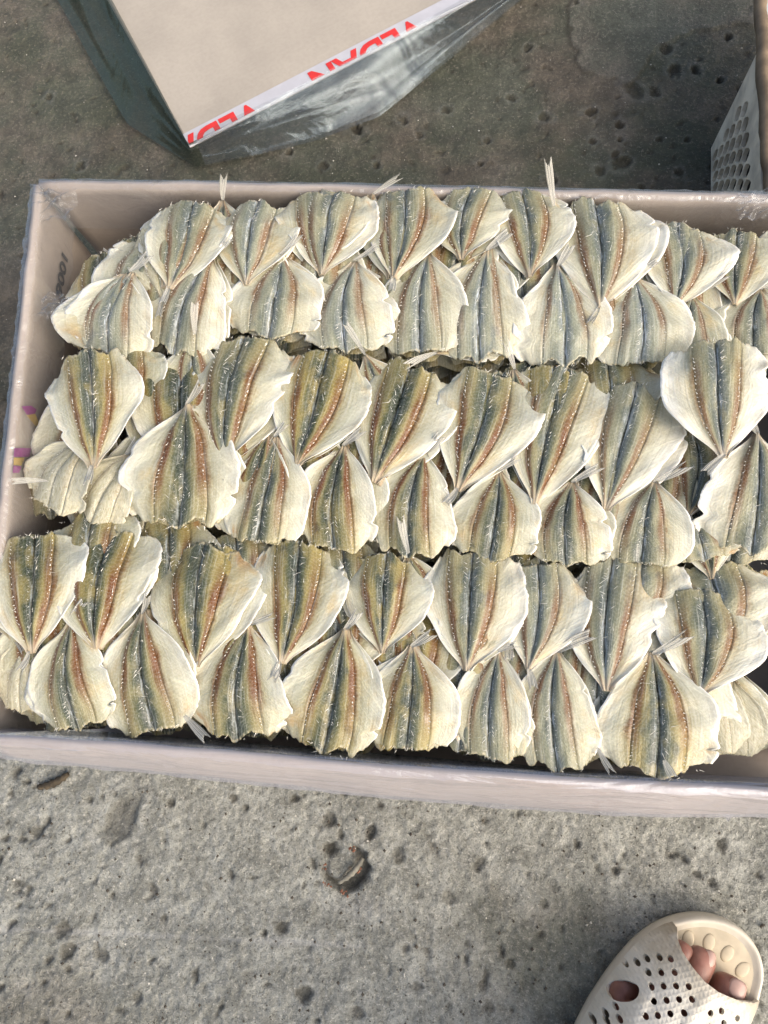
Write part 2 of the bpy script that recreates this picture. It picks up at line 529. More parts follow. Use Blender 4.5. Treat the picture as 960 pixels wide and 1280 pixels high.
def build_floor():
    def axis(lo, hi, step):
        a = np.arange(lo, hi, step)
        out, o, s = [], hi, step
        while o < 60:
            s *= 1.7
            o += s
            out.append(o)
        neg, o, s = [], lo, step
        while o > -60:
            s *= 1.7
            o -= s
            neg.append(o)
        return np.concatenate([neg[::-1], a, [hi], out])
    xs, ys = axis(-.60, .42, .0017), axis(-.31, .80, .0017)
    X, Y = np.meshgrid(xs, ys)
    Z = np.zeros_like(X)
    near = (np.abs(X) < 1.5) & (np.abs(Y) < 1.5)
    # bottom (front) zone is sandy, back zone is smoother and browner, its dimmer light partly put into the colour
    zone = sstep(-.02, .16, Y + .05 * vnoise(X * 9, Y * 9, 1) + .0 * X)
    brown = np.clip(zone * .95 + .15 * vnoise(X * 22, Y * 22, 2), 0, 1)
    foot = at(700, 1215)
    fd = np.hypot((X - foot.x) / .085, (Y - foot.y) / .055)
    brown = np.maximum(brown, .6 * sstep(1.3, .3, fd + .8 * vnoise(X * 40, Y * 40, 3)))  # cast shadow beside the sandal, painted as a brown patch
    cor = at(40, 1290)
    brown = np.maximum(brown, .45 * sstep(1.2, .2, np.hypot((X - cor.x) / .16, (Y - cor.y) / .07) + .7 * vnoise(X * 30, Y * 30, 4)))
    amp = 1 - .45 * zone
    ca, sa = math.cos(.6), math.sin(.6)
    Xr = X * ca - Y * sa + .004 * vnoise(X * 90, Y * 90, 3)
    Yr = X * sa + Y * ca + .004 * vnoise(X * 90 + 9, Y * 90, 1)
    Z += .0045 * vnoise(X * 8, Y * 8, 0) + .0030 * vnoise(X * 26, Y * 26, 1) + amp * .0013 * vnoise(Xr * 80, Yr * 80, 2)
    Z += amp * .0016 * vnoise(Xr * 190, Yr * 190, 3) + amp * .0020 * vnoise(X * 330 + Y * 90, Y * 330 - X * 90, 4)
    # air bubbles / crumbs
    b = .6 * vnoise(Xr * 120, Yr * 120, 5) + .55 * vnoise(X * 170 + Y * 60, Y * 170 - X * 60, 0)
    Z -= .0028 * sstep(.27, .44, b) * amp
    dirt = .7 * sstep(.29, .43, b)
    pale = np.zeros_like(X)
    pp = [(at(*p).x, at(*p).y) for p in PATCH]
    dp = dist_poly(X, Y, pp) + .012 * vnoise(X * 60, Y * 60, 0) + .008 * vnoise(X * 140, Y * 140, 2)
    ins = sstep(.002, -.002, dp)
    Z = Z * (1 - .55 * ins) + .0022 * ins
    brown = brown * (1 - .12 * ins)
    dirt = np.maximum(dirt * (1 - .6 * ins), .75 * np.exp(-(dp / .0028) ** 2) * sstep(-.1, .25, vnoise(X * 24, Y * 24, 1) + .12))
    for px, py, r, dep, dk in PITS:
        c = at(px, py)
        e = at(px + r, py)
        rr = (e - c).length
        m = (np.abs(X - c.x) < rr * 3) & (np.abs(Y - c.y) < rr * 3)
        d = np.hypot(X[m] - c.x, (Y[m] - c.y)) / rr
        d = d * (1 + .8 * vnoise(Xr[m] * .8 / rr, Yr[m] * .8 / rr, int(px) % 6)) + .5 * vnoise(Xr[m] * 1.7 / rr, Yr[m] * 1.7 / rr, 2) + .3 * vnoise(X[m] * 3.4 / rr, Y[m] * 3.4 / rr, 1)
        k = sstep(1.0, .45, d)
        Z[m] -= dep * .001 * k
        dirt[m] = np.maximum(dirt[m], dk * sstep(1.1, .6, d))
        pale[m] = np.maximum(pale[m], .14 * sstep(1.9, 1.2, d) * (1 - sstep(1.2, .9, d)))
    cp = [(at(*p).x, at(*p).y) for p in CHIP]
    dc = dist_poly(X, Y, cp) + .004 * vnoise(X * 230, Y * 230, 1) + .004 * vnoise(X * 110, Y * 110, 3)
    ins = sstep(.001, -.004, dc)
    isl = at(425, 1076)
    il = sstep(1.15, .6, np.hypot((X - isl.x) / .012, (Y - isl.y) / .017) + .7 * vnoise(X * 120, Y * 120, 4))
    hole = ins * (1 - il)
    Z -= .008 * hole
    dirt = np.maximum(dirt, .95 * hole)
    # faint pale scratch across the front
    a, b_ = at(-20, 1160), at(460, 1184)
    tt = ((X - a.x) * (b_.x - a.x) + (Y - a.y) * (b_.y - a.y)) / (b_ - a).length_squared
    dl = np.abs((X - a.x) * (b_.y - a.y) - (Y - a.y) * (b_.x - a.x)) / (b_ - a).length + .003 * vnoise(X * 40, Y * 40, 5)
    pale = np.maximum(pale, .55 * sstep(.0035, .0, dl) * ((tt > 0) & (tt < 1)))
    stain = at(450, 1135)
    pale = np.maximum(pale, .35 * sstep(1.2, .2, np.hypot((X - stain.x) / .03, (Y - stain.y) / .012)))
    Z = np.where(near, Z, 0) - .002
    nu, nv = len(xs), len(ys)
    me = bpy.data.meshes.new('floor')
    V = np.stack([X, Y, Z], -1).reshape(-1, 3).astype(np.float32)
    i = np.arange(nu - 1)
    j = np.arange(nv - 1)
    base = (j[:, None] * nu + i[None, :]).ravel()
    quads = np.stack([base, base + 1, base + nu + 1, base + nu], -1).astype(np.int32)
    me.vertices.add(len(V))
    me.vertices.foreach_set('co', V.ravel())
    me.loops.add(quads.size)
    me.loops.foreach_set('vertex_index', quads.ravel())
    me.polygons.add(len(quads))
    me.polygons.foreach_set('loop_start', np.arange(0, quads.size, 4, dtype=np.int32))
    me.polygons.foreach_set('use_smooth', np.ones(len(quads), bool))
    me.update(calc_edges=True)
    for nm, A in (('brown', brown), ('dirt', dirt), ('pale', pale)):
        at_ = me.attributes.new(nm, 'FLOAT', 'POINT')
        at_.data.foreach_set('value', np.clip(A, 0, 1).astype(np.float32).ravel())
    me.materials.append(M_floor)
    obj('floor', me, kind='structure')


build_floor()

# ------------------------------------------------------------------ the carton with the fish
HB = 0.18
RIM_L = [(50, 233), (24, 480), (0, 700), (-20, 917)]
RIM_B = [(50, 233), (300, 236), (620, 243), (960, 251), (1160, 256)]
RIM_F = [(-20, 917), (120, 925), (240, 934), (480, 955), (720, 971), (960, 983), (1160, 990)]
OUT_F = [(-20, 936), (120, 949), (240, 962), (480, 986), (720, 1004), (850, 1012), (960, 1012), (1160, 1010)]


def polyline(pts, n):
    P = np.array([[p.x, p.y] for p in pts])
    d = np.concatenate([[0], np.cumsum(np.linalg.norm(np.diff(P, axis=0), axis=1))])
    t = np.linspace(0, d[-1], n)
    return np.stack([np.interp(t, d, P[:, 0]), np.interp(t, d, P[:, 1])], -1)


carton = obj('open_carton', None, label='open brown cardboard carton on the concrete packed with split dried fish', cat='carton')
carton.location = (0, 0, 0)


def wall(name, rim, nrm, prof_in, prof_out, n=40, th=.004, seed=0):
    """rim polyline (world xy at z=HB); profiles: list of (outward offset, z)"""
    rimp = polyline([at(x, y, HB) for x, y in rim], n)
    out = prof_out
    top, bot = [], []
    nz = 14
    for k in range(nz):
        z = HB * k / (nz - 1)
        for i in range(n):
            x, y = rimp[i]
            o = np.interp(z, [p[1] for p in out], [p[0] for p in out]) * (.75 + .5 * math.sin(math.pi * i / (n - 1)))
            o += .0016 * float(vnoise(i * .35 + seed, z * 40, 1)) + .001 * float(vnoise(i * .9 + seed, z * 90, 2))
            top.append((x + nrm[0] * (o + th), y + nrm[1] * (o + th), z + .002))
            bot.append((x + nrm[0] * o, y + nrm[1] * o, z + .002))
    V, Fc = slab(top, bot, n, nz)
    bm = bmesh.new()
    vs = [bm.verts.new(v) for v in V]
    for f in Fc:
        bm.faces.new([vs[i] for i in f])
    return obj(name, bm_mesh(name, bm, M_card, True), carton)


XL = at(24, 480, HB).x
XR = .285
wl = wall('side_panel', RIM_L, (-1, 0), None, [(.0, 0), (.004, .09), (.0, .18)], seed=1)
wb = wall('side_panel', RIM_B, (0, 1), None, [(.0, 0), (.006, .09), (.0, .18)], n=60, seed=5)
# front panel bulges outward under the rim
rf = polyline([at(x, y, HB) for x, y in RIM_F], 60)
ro = polyline([at(x, y, .115) for x, y in OUT_F], 60)
top, bot = [], []
nz = 16
for k in range(nz):
    z = HB * k / (nz - 1)
    for i in range(60):
        b = np.interp(z, [0, .05, .115, .15, .17, .18], [.72, .9, 1, .78, .32, 0])
        y = rf[i][1] * (1 - b) + ro[i][1] * b + .0012 * float(vnoise(i * .3, z * 50, 3))
        top.append((rf[i][0], y - .004, z + .002))
        bot.append((rf[i][0], y, z + .002))
V, Fc = slab(top, bot, 60, nz)
bm = bmesh.new()
vs = [bm.verts.new(v) for v in V]
for f in Fc:
    bm.faces.new([vs[i] for i in f])
wf = obj('side_panel', bm_mesh('side_panel', bm, M_card, True), carton)
yB, yF = rf[-1][1], at(1160, 256, HB).y
bm = bmesh.new()


def bm_box(bm, x0, x1, y0, y1, z0, z1):
    r = bmesh.ops.create_cube(bm, size=1)
    for v in r['verts']:
        v.co = Vector(((x0 + x1) / 2 + v.co.x * (x1 - x0), (y0 + y1) / 2 + v.co.y * (y1 - y0), (z0 + z1) / 2 + v.co.z * (z1 - z0)))
    return r['verts']


xr = rf[-1][0] - .006
bm_box(bm, xr, xr + .004, yB + .002, yF - .002, .002, HB)
obj('side_panel', bm_mesh('side_panel', bm, M_card), carton)
bm = bmesh.new()
bm_box(bm, at(-20, 917, HB).x - .012, xr - .001, yB - .012, yF + .004, .004, .008)
obj('bottom_panel', bm_mesh('bottom_panel', bm, M_card), carton)


# print on the left inner panel
def on_wall(px, py):
    x = np.interp(py, [233, 480, 700, 917], [at(50, 233, HB).x, at(24, 480, HB).x, at(0, 700, HB).x, at(-20, 917, HB).x])
    for _ in range(3):
        p = at_x(px, py, x)
        x = np.interp(-p.y, [-at(50, 233, HB).y, -at(24, 480, HB).y, -at(0, 700, HB).y, -at(-20, 917, HB).y],
                      [at(50, 233, HB).x, at(24, 480, HB).x, at(0, 700, HB).x, at(-20, 917, HB).x])
        x -= float(np.interp(p.z, [0, .09, .18], [0, .005, 0]))
        x += .0012
    return at_x(px, py, x)


def text_mesh(body, size, mat, extr=0.0, bold=0.0):
    cu = bpy.data.curves.new('txt', 'FONT')
    cu.body = body
    cu.size = size
    cu.offset = bold
    cu.resolution_u = 4
    o = bpy.data.objects.new('txt', cu)
    COL.objects.link(o)
    dg = bpy.context.evaluated_depsgraph_get()
    me = bpy.data.meshes.new_from_object(o.evaluated_get(dg))
    bpy.data.objects.remove(o)
    me.materials.clear()
    me.materials.append(mat)
    return me


def wall_poly(name, pts, mat, parent):
    vs = [on_wall(*p) + Vector((.0006, 0, 0)) for p in pts]
    return obj(name, mesh(name, vs, [tuple(range(len(vs)))], mat, False), parent)


tm = text_mesh('9001', .0125, M_black, bold=.0004)
txt = obj('printed_number', tm, wl)
p0, p1 = on_wall(75, 374), on_wall(83, 324)
yv = Vector((0, 0, 1))
xv = (p1 - p0).normalized()
nv_ = xv.cross(yv).normalized()
if nv_.x < 0:
    nv_ = -nv_
yv = nv_.cross(xv)
wtx = max(v.co.x for v in tm.vertices)
sc = (p1 - p0).length / wtx
txt.matrix_world = Matrix.Translation(p0 + Vector((.0012, 0, 0))) @ Matrix((xv, yv, nv_)).transposed().to_4x4() @ Matrix.Diagonal((sc, sc * .62, 1, 1))
em = [obj('printed_emblem', None, wl), obj('printed_emblem', None, wl)]
wall_poly('purple_mark', [(26, 508), (38, 507), (45, 512), (42, 519), (32, 518)], M_purple, em[0])
wall_poly('yellow_mark', [(32, 519), (43, 517), (49, 531), (44, 533)], M_yellow, em[0])
wall_poly('purple_mark', [(17, 560), (38, 560), (36, 571), (16, 571)], M_purple, em[1])
wall_poly('yellow_mark', [(16, 572), (30, 572), (26, 582), (16, 581)], M_yellow, em[1])
wall_poly('purple_mark', [(16, 582), (26, 583), (23, 591), (15, 591)], M_purple, em[1])

# clear plastic liner: folded over the rim all round and hanging outside
liner = obj('plastic_liner', None, label='clear plastic liner bag folded over the rim of the fish carton', cat='plastic bag')


def film_strip(name, pts, nrm, outp, inp, n, mat, wr=.0025, seed=0):
    """film over a rim: profile from outside bottom, over the rim, a little way down the inside"""
    P = polyline(pts, n)
    prof = outp + inp
    V = []
    for k, (o, z) in enumerate(prof):
        for i in range(n):
            w = wr * float(vnoise(i * .5 + seed, k * .5, 1) + .8 * vnoise(i * 1.3 + seed, k * .35, 2))
            w += wr * .7 * float(vnoise(i * .15 + k * .6 + seed, k * .4 - i * .1, 4))
            oo = o[i] if hasattr(o, '__len__') else o
            sgn = 1 if k < len(outp) else -1
            q = oo + abs(w) * sgn + .0008 * sgn
            V.append((P[i][0] + nrm[0] * q, P[i][1] + nrm[1] * q, z + w * .4))
    return obj(name, mesh(name, V, grid_faces(n, len(prof)), mat), liner)


inside = [(-.0012, .1825), (-.0016, .178), (-.002, .17), (-.003, .155), (-.004, .135)]
film_strip('film', [at(x, y, HB) for x, y in RIM_L], (-1, 0), [(.010, .006), (.013, .04), (.0125, .08), (.011, .12), (.009, .15), (.006, .172), (.004, .184)], inside, 90, M_film, .003, 3)
film_strip('film', [at(x, y, HB) for x, y in RIM_B], (0, 1), [(.010, .006), (.010, .06), (.008, .12), (.005, .165), (.0035, .183)], inside, 110, M_film, .0015, 9)
# front strip follows the bulging panel
n = 140
rf2 = polyline([at(x, y, HB) for x, y in RIM_F], n)
ro2 = polyline([at(x, y, .115) for x, y in OUT_F], n)
V = []
prof = [(z, 'o') for z in (.006, .03, .06, .09, .115, .13, .145, .155, .165, .172, .178, .184)] + [(z, 'i') for z in (.1835, .178, .168, .15)]
for k, (z, s_) in enumerate(prof):
    for i in range(n):
        b = np.interp(z, [0, .05, .115, .15, .17, .18], [.72, .9, 1, .78, .32, 0])
        w = .0028 * abs(float(vnoise(i * .12, k * .8, 1))) + .0012 * abs(float(vnoise(i * .7, k * .4, 2)))
        if s_ == 'o':
            y = rf2[i][1] * (1 - b) + ro2[i][1] * b - .0055 - w
        else:
            y = rf2[i][1] + .0012 + w * .4 + (0.184 - z) * .05
        V.append((rf2[i][0], y, z + .001))
obj('film', mesh('film', V, grid_faces(n, len(prof)), M_film_tight), liner)


def crumple(px, py, rpx, z, seed, up=.008, mat=None, n=22):
    """a bunched fold of film lying on the rim"""
    c = at(px, py, z)
    r = (at(px + rpx, py, z) - c).length
    V = []
    for j in range(n):
        for i in range(n):
            a, b = 2 * i / (n - 1) - 1, 2 * j / (n - 1) - 1
            ex = 1 + .35 * float(vnoise(i * .3 + seed, j * .3, 2))
            zz = up * (1 - .5 * (a * a + b * b)) + .011 * float(vnoise(a * 1.2 + b * 1.5 + seed, b * 4 - a * 3 + seed, 1)) + .004 * float(vnoise(a * 3 + b * 2 + seed, b * 7 - a * 6, 3))
            V.append((c.x + a * r * ex, c.y + b * r * ex * .8, z + zz))
    return obj('film_fold', mesh('film_fold', V, grid_faces(n, n), mat or M_fold), liner)


crumple(68, 258, 24, .176, 1, .006)
crumple(72, 384, 20, .178, 4, .004)
crumple(945, 258, 24, .182, 8, .004)
# torn corner of film hanging off the front
c0, c1, c2 = at(895, 1004, .10), at(928, 1004, .10), at(910, 1022, .085)
V = []
for j in range(8):
    t_ = j / 7
    for i in range(8):
        q = c0.lerp(c1, i / 7).lerp(c2, t_)
        V.append(q + Vector((0, -.002 - .002 * float(vnoise(i * .9, j * .9, 2)), .004 * float(vnoise(i * .8, j * .8, 4)))))
obj('film_fold', mesh('film_fold', V, grid_faces(8, 8), M_film_tight), liner)

# ------------------------------------------------------------------ flat carton in a bag, top left
HC = .034
flat = obj('flat_carton', None, label='flat pale carton with red upside down lettering inside a clear bag', cat='carton')
A, B, C = at(140, 0, HC), at(237, 183, HC), at(590, 0, HC)
du = (C - B).normalized()           # along the printed edge
dv = (A - B) - du * (A - B).dot(du)
dv.normalize()                      # into the face
W_, L_ = .52, .40
Mf = Matrix((du, dv, Vector((0, 0, 1)))).transposed().to_4x4()
Mf.translation = Vector((B.x, B.y, 0))
bm = bmesh.new()
bm_box(bm, 0, W_, 0, L_, HC - .004, HC)
bmesh.ops.bevel(bm, geom=[e for e in bm.edges], offset=.0012, segments=2, affect='EDGES')
me = bm_mesh('top_panel', bm, M_card_pale)
body = obj('top_panel', me, flat)
body.matrix_local = Mf
bm = bmesh.new()
bm_box(bm, .035, W_ - .03, .03, L_ - .03, .004, HC - .0045)
bod2 = obj('carton_body', bm_mesh('carton_body', bm, M_card_pale), flat)
bod2.matrix_local = Mf
bw = .0165
nb = 30
V = []
for s_, zz in ((bw, HC + .0006), (.0012, HC + .0006), (-.0008, HC - .0008)):
    for i in range(nb):
        V.append((W_ * i / (nb - 1), s_, zz))
band = obj('printed_band', mesh('printed_band', V, grid_faces(nb, 3, 0, True), M_white_print, False), flat)
band.matrix_local = Mf


def edge_u(px):
    """distance along the printed edge of image column px"""
    t = (px - 237) / (590 - 237)
    p = at(px, 183 - 183 * t, HC)
    return (p - B).dot(du)


tw = text_mesh('VEDAN', .036, M_red, bold=.0011)
x1_, x0_ = max(v.co.x for v in tw.vertices), min(v.co.x for v in tw.vertices)
y1_ = max(v.co.y for v in tw.vertices)
for uV, uN in ((edge_u(328), edge_u(186)), (edge_u(530), edge_u(391)), (edge_u(735), edge_u(592))):
    bm = bmesh.new()
    bm.from_mesh(tw)
    k = (uV - uN) / (x1_ - x0_)
    hh = .0112                     # part of the letter height that lies on the top face
    for v in bm.verts:
        v.co = Vector((uV - (v.co.x - x0_) * k, (-(v.co.y) * k) + hh, 0))
    if min(v.co.x for v in bm.verts) < 0.001:
        bmesh.ops.bisect_plane(bm, geom=bm.verts[:] + bm.edges[:] + bm.faces[:], plane_co=(.001, 0, 0), plane_no=(1, 0, 0), clear_inner=True)
    bmesh.ops.bisect_plane(bm, geom=bm.verts[:] + bm.edges[:] + bm.faces[:], plane_co=(0, 0.001, 0), plane_no=(0, 1, 0), clear_inner=True)
    bmesh.ops.triangulate(bm, faces=bm.faces)
    for v in bm.verts:
        if v.co.y >= -1e-6:
            v.co.z = HC + .0011
        else:
            v.co = Vector((v.co.x, -.0014, HC + .0011 + v.co.y))
    me = bm_mesh('red_lettering', bm, M_red)
    o = obj('red_lettering', me, flat)
    o.matrix_local = Mf

bag = obj('plastic_bag', None, label='clear plastic bag crumpled around the flat pale carton', cat='plastic bag')
# loft from the carton's top edges down to the floor outline seen in the photo
upper = [at(60, -160, HC), at(100, -75, HC), at(140, 0, HC), at(190, 93, HC), at(236, 182, HC), at(300, 150, HC), at(380, 109, HC), at(470, 62, HC), at(590, 0, HC), at(700, -56, HC), at(800, -108, HC)]
lower = [at(-20, -170, .004), at(25, -85, .004), at(72, 0, .004), at(160, 157, .004), at(246, 211, .004), at(320, 196, .004), at(395, 178, .004), at(475, 148, .004), at(655, 0, .004), at(760, -70, .004), at(850, -130, .004)]
nA, nK = 150, 16


def pl3(pts, n):
    P = np.array([list(p) for p in pts])
    t = np.linspace(0, len(pts) - 1, n)
    i = np.arange(len(pts))
    return np.stack([np.interp(t, i, P[:, k]) for k in range(3)], -1)


U_, L2 = pl3(upper, nA), pl3(lower, nA)
V = []
for k in range(nK):
    f = k / (nK - 1)
    for i in range(nA):
        p = U_[i] * (1 - f) + L2[i] * f
        zz = HC * (1 - f) ** 1.2 + .004 * f
        nz_ = math.sin(math.pi * f)
        fold = .014 * float(vnoise(i * .06, f * 5.0 + i * .015, 1)) + .008 * float(vnoise(i * .15 + 9, f * 9, 2))
        if i > 62:
            fold = .020 * float(vnoise(i * .035, f * 4.5 - i * .01, 3)) + .008 * float(vnoise(i * .09, f * 11 - i * .03, 2))
        V.append((p[0], p[1], max(.003, zz + .0025 + nz_ * (fold + .004))))
ks = 62
Va = [V[k * nA + i] for k in range(nK) for i in range(ks + 1)]
Vb = [V[k * nA + i] for k in range(nK) for i in range(ks, nA)]
obj('bag_side', mesh('bag_side', Va, grid_faces(ks + 1, nK), M_bag_dark), bag)
obj('bag_side', mesh('bag_side', Vb, grid_faces(nA - ks, nK), M_bag), bag)
V = []
nA2 = 150
for k in range(8):          # second layer of film bunched along the edge
    f = k / 7
    for i in range(ks, nA2):
        p = U_[i] * (1 - (.05 + .85 * f)) + L2[i] * (.05 + .85 * f)
        zz = HC * (1 - f) + .003
        V.append((p[0], p[1], max(.003, zz + .004 + .012 * float(vnoise(i * .05 + 31, f * 3 + i * .02, 5)) * math.sin(math.pi * (.1 + .85 * f)))))
obj('bag_side', mesh('bag_side', V, grid_faces(nA2 - ks, 8), M_bag), bag)

# ------------------------------------------------------------------ perforated plastic crate, top right
M_crate = simple_mat('dirty_plastic', (.76, .68, .52), .5, .25, 40, .3, 120)
M_crate_lip = simple_mat('dirty_lip', (.17, .125, .075), .6, .35, 50, .3, 160)
M_crate_in = simple_mat('crate_content', (.5, .55, .58), .4, .1, 12, .4, 25, .004)
crate = obj('plastic_crate', None, label='grubby white perforated plastic crate standing behind the fish carton', cat='crate')
HK = .12
pt_far, pt_near = at(948, 68, HK), at(953, 212, HK)
pb_far, pb_near = at(890, 188, 0), at(888, 262, 0)
# side panel as a sheet with diamond holes, between base line and top line
e_far = (pb_far + Vector((0, 0, .003)), pt_far)
e_near = (pb_near + Vector((0, -.03, .003)), pt_near + Vector((0, -.03, 0)))


def sheet_holes(outline, holes, step):
    pts = [Vector(p) for p in outline]
    edges = [(i, (i + 1) % len(outline)) for i in range(len(outline))]
    for h in holes:
        b = len(pts)
        pts += [Vector(p) for p in h]
        edges += [(b + i, b + (i + 1) % len(h)) for i in range(len(h))]
    if step:
        xs_ = [p[0] for p in outline]
        ys_ = [p[1] for p in outline]
        y = min(ys_) + step / 2
        row = 0
        while y < max(ys_):
            x = min(xs_) + step / 2 + (step / 2 if row % 2 else 0)
            while x < max(xs_):
                pts.append(Vector((x, y)))
                x += step
            y += step * .87
            row += 1
    vs, es, fs, ov, oe, of = geometry.delaunay_2d_cdt(pts, edges, [], 0, 1e-7, True)
    X = np.array([[v[0], v[1]] for v in vs])
    cen = np.array([X[list(f)].mean(0) for f in fs])
    keep = dist_poly(cen[:, 0], cen[:, 1], [tuple(p) for p in outline]) < 0
    for h in holes:
        m = (np.abs(cen[:, 0] - np.mean([p[0] for p in h])) < .1) & keep
        d = dist_poly(cen[m, 0], cen[m, 1], [tuple(p) for p in h])
        kk = keep[m]
        kk &= d >= 0
        keep[m] = kk
    fs = [f for f, k in zip(fs, keep) if k]
    used = sorted({i for f in fs for i in f})
    re = {o: i for i, o in enumerate(used)}
    return X[used], [tuple(re[i] for i in f) for f in fs]


holes = []
nh, nr = 6, 6
for r in range(nr):
    for c in range(nh):
        u = .17 + .70 * (c + (.5 if r % 2 else 0)) / nh
        w_ = .10 + .78 * r / nr
        if u > .86 and w_ < .4:
            continue
        hu, hw = .052, .080
        holes.append([(u + hu, w_), (u + hu * .55, w_ + hw * .7), (u, w_ + hw), (u - hu * .55, w_ + hw * .7), (u - hu, w_), (u - hu * .5, w_ - hw * .7), (u, w_ - hw), (u + hu * .5, w_ - hw * .7)])
X2, F2 = sheet_holes([(0, 0), (.25, 0), (.5, 0), (.75, 0), (1, 0), (1, 1), (.5, 1), (0, 1)], holes, .05)
V = []
for u, w_ in X2:
    p = e_far[0].lerp(e_near[0], u).lerp(e_far[1].lerp(e_near[1], u), w_)
    V.append(p)
me = mesh('lattice_panel', V, F2, M_crate, False)
o = obj('lattice_panel', me, crate)
md = o.modifiers.new('thick', 'SOLIDIFY')
md.thickness = .0035
md.offset = 0
# corner strip (smooth), far panel, lip, base
bm = bmesh.new()


def bm_beam(bm, a, b, w, h):
    d = (b - a)
    L = d.length
    q = d.to_track_quat('Z', 'Y').to_matrix().to_4x4()
    r = bmesh.ops.create_cube(bm, size=1)
    for v in r['verts']:
        v.co = (Matrix.Translation((a + b) / 2) @ q) @ Vector((v.co.x * w, v.co.y * h, v.co.z * L))
    return r['verts']


bm_beam(bm, e_far[0] + Vector((.004, .001, 0)), e_far[1] + Vector((.004, .001, 0)), .007, .011)
bmesh.ops.bevel(bm, geom=bm.edges[:], offset=.0015, segments=2, affect='EDGES')
obj('corner_post', bm_mesh('corner_post', bm, M_crate, False), crate)
bm = bmesh.new()
bm_beam(bm, e_near[0] + Vector((.004, .001, 0)), e_near[1] + Vector((.004, .001, 0)), .012, .02)
bmesh.ops.bevel(bm, geom=bm.edges[:], offset=.002, segments=2, affect='EDGES')
obj('corner_post', bm_mesh('corner_post', bm, M_crate, False), crate)
lipa, lipb = pt_far + Vector((.001, .14, .0)), e_near[1] + Vector((.001, -.004, .0))
V = [e_far[0] + Vector((.006, 0, 0)), e_far[0] + Vector((.2, 0, 0)), pt_far + Vector((.2, 0, 0)), pt_far + Vector((.006, 0, 0))]
o = obj('end_panel', mesh('end_panel', V, [(0, 1, 2, 3)], M_crate, False), crate)
o.modifiers.new('thick', 'SOLIDIFY').thickness = .004
for a_, b_ in (((e_far[0] + Vector((.2, 0, 0)), e_far[1] + Vector((.2, 0, 0))), (e_near[0] + Vector((.2, 0, 0)), e_near[1] + Vector((.2, 0, 0)))),
               ((e_near[0] + Vector((.006, 0, 0)), e_near[1] + Vector((.006, 0, 0))), (e_near[0] + Vector((.2, 0, 0)), e_near[1] + Vector((.2, 0, 0))))):
    o = obj('side_panel', mesh('side_panel', [a_[0], b_[0], b_[1], a_[1]], [(0, 1, 2, 3)], M_crate, False), crate)
    o.modifiers.new('thick', 'SOLIDIFY').thickness = .004
board = obj('board', None, None, 'pale blue grey board with a grubby brown edge lying on the perforated crate', 'board')
V = []
nbx, nby = 12, 50
for j in range(nby):
    for i in range(nbx):
        x = lipa.x + (lipb.x - lipa.x) * (1 - j / (nby - 1)) + .2 * (i / (nbx - 1)) ** 1.5
        y = lipb.y + (lipa.y - lipb.y) * j / (nby - 1)
        x += .0025 * float(vnoise(y * 60, 3.3, 1)) * (i == 0) + .002 * float(vnoise(y * 18, 3.3, 2))
        V.append((x, y, HK + .009 + .0015 * float(vnoise(x * 40, y * 40, 2)) - .0015 * (i == 0)))
Vb = [(x, y, HK + .0005) for x, y, z in V]
VV, FF = slab(V, Vb, nbx, nby)
obj('board_top', mesh('board_top', VV, FF, M_crate_in, False), board)
V = []
for j in range(60):
    t_ = j / 59
    c = lipb.lerp(lipa, t_)
    for k in range(10):
        an = 2 * math.pi * k / 10
        rr = 1 + .35 * float(vnoise(t_ * 30, k * .7, 3))
        V.append((c.x + .0015 + .0052 * rr * math.cos(an) + .0025 * float(vnoise(c.y * 30, 1.1, 2)), c.y, HK + .0055 + .0062 * rr * math.sin(an)))
Fc = [(j * 10 + k, j * 10 + (k + 1) % 10, (j + 1) * 10 + (k + 1) % 10, (j + 1) * 10 + k) for j in range(59) for k in range(10)]
Fc += [tuple(range(10))[::-1], tuple(590 + k for k in range(10))]
obj('board_edge', mesh('board_edge', V, Fc, M_crate_lip), board)

# ------------------------------------------------------------------ split dried fish
FL, FW = .075, .056      # nominal length (tail root to cut end) and full width
NVAR, NU = 18, 10       # number of fish shapes; the first NU have a wider right flap
VF = [0, .06, .15, .25, .35, .5, .62, .74, .86, .94, 1.0]
WF = [.06, .15, .38, .60, .76, .90, .97, 1.0, .97, .90, .78]
BV = [0, .06, .15, .25, .4, .55, .7, .85, 1.0]
BF = [.035, .07, .15, .24, .325, .385, .42, .435, .43]


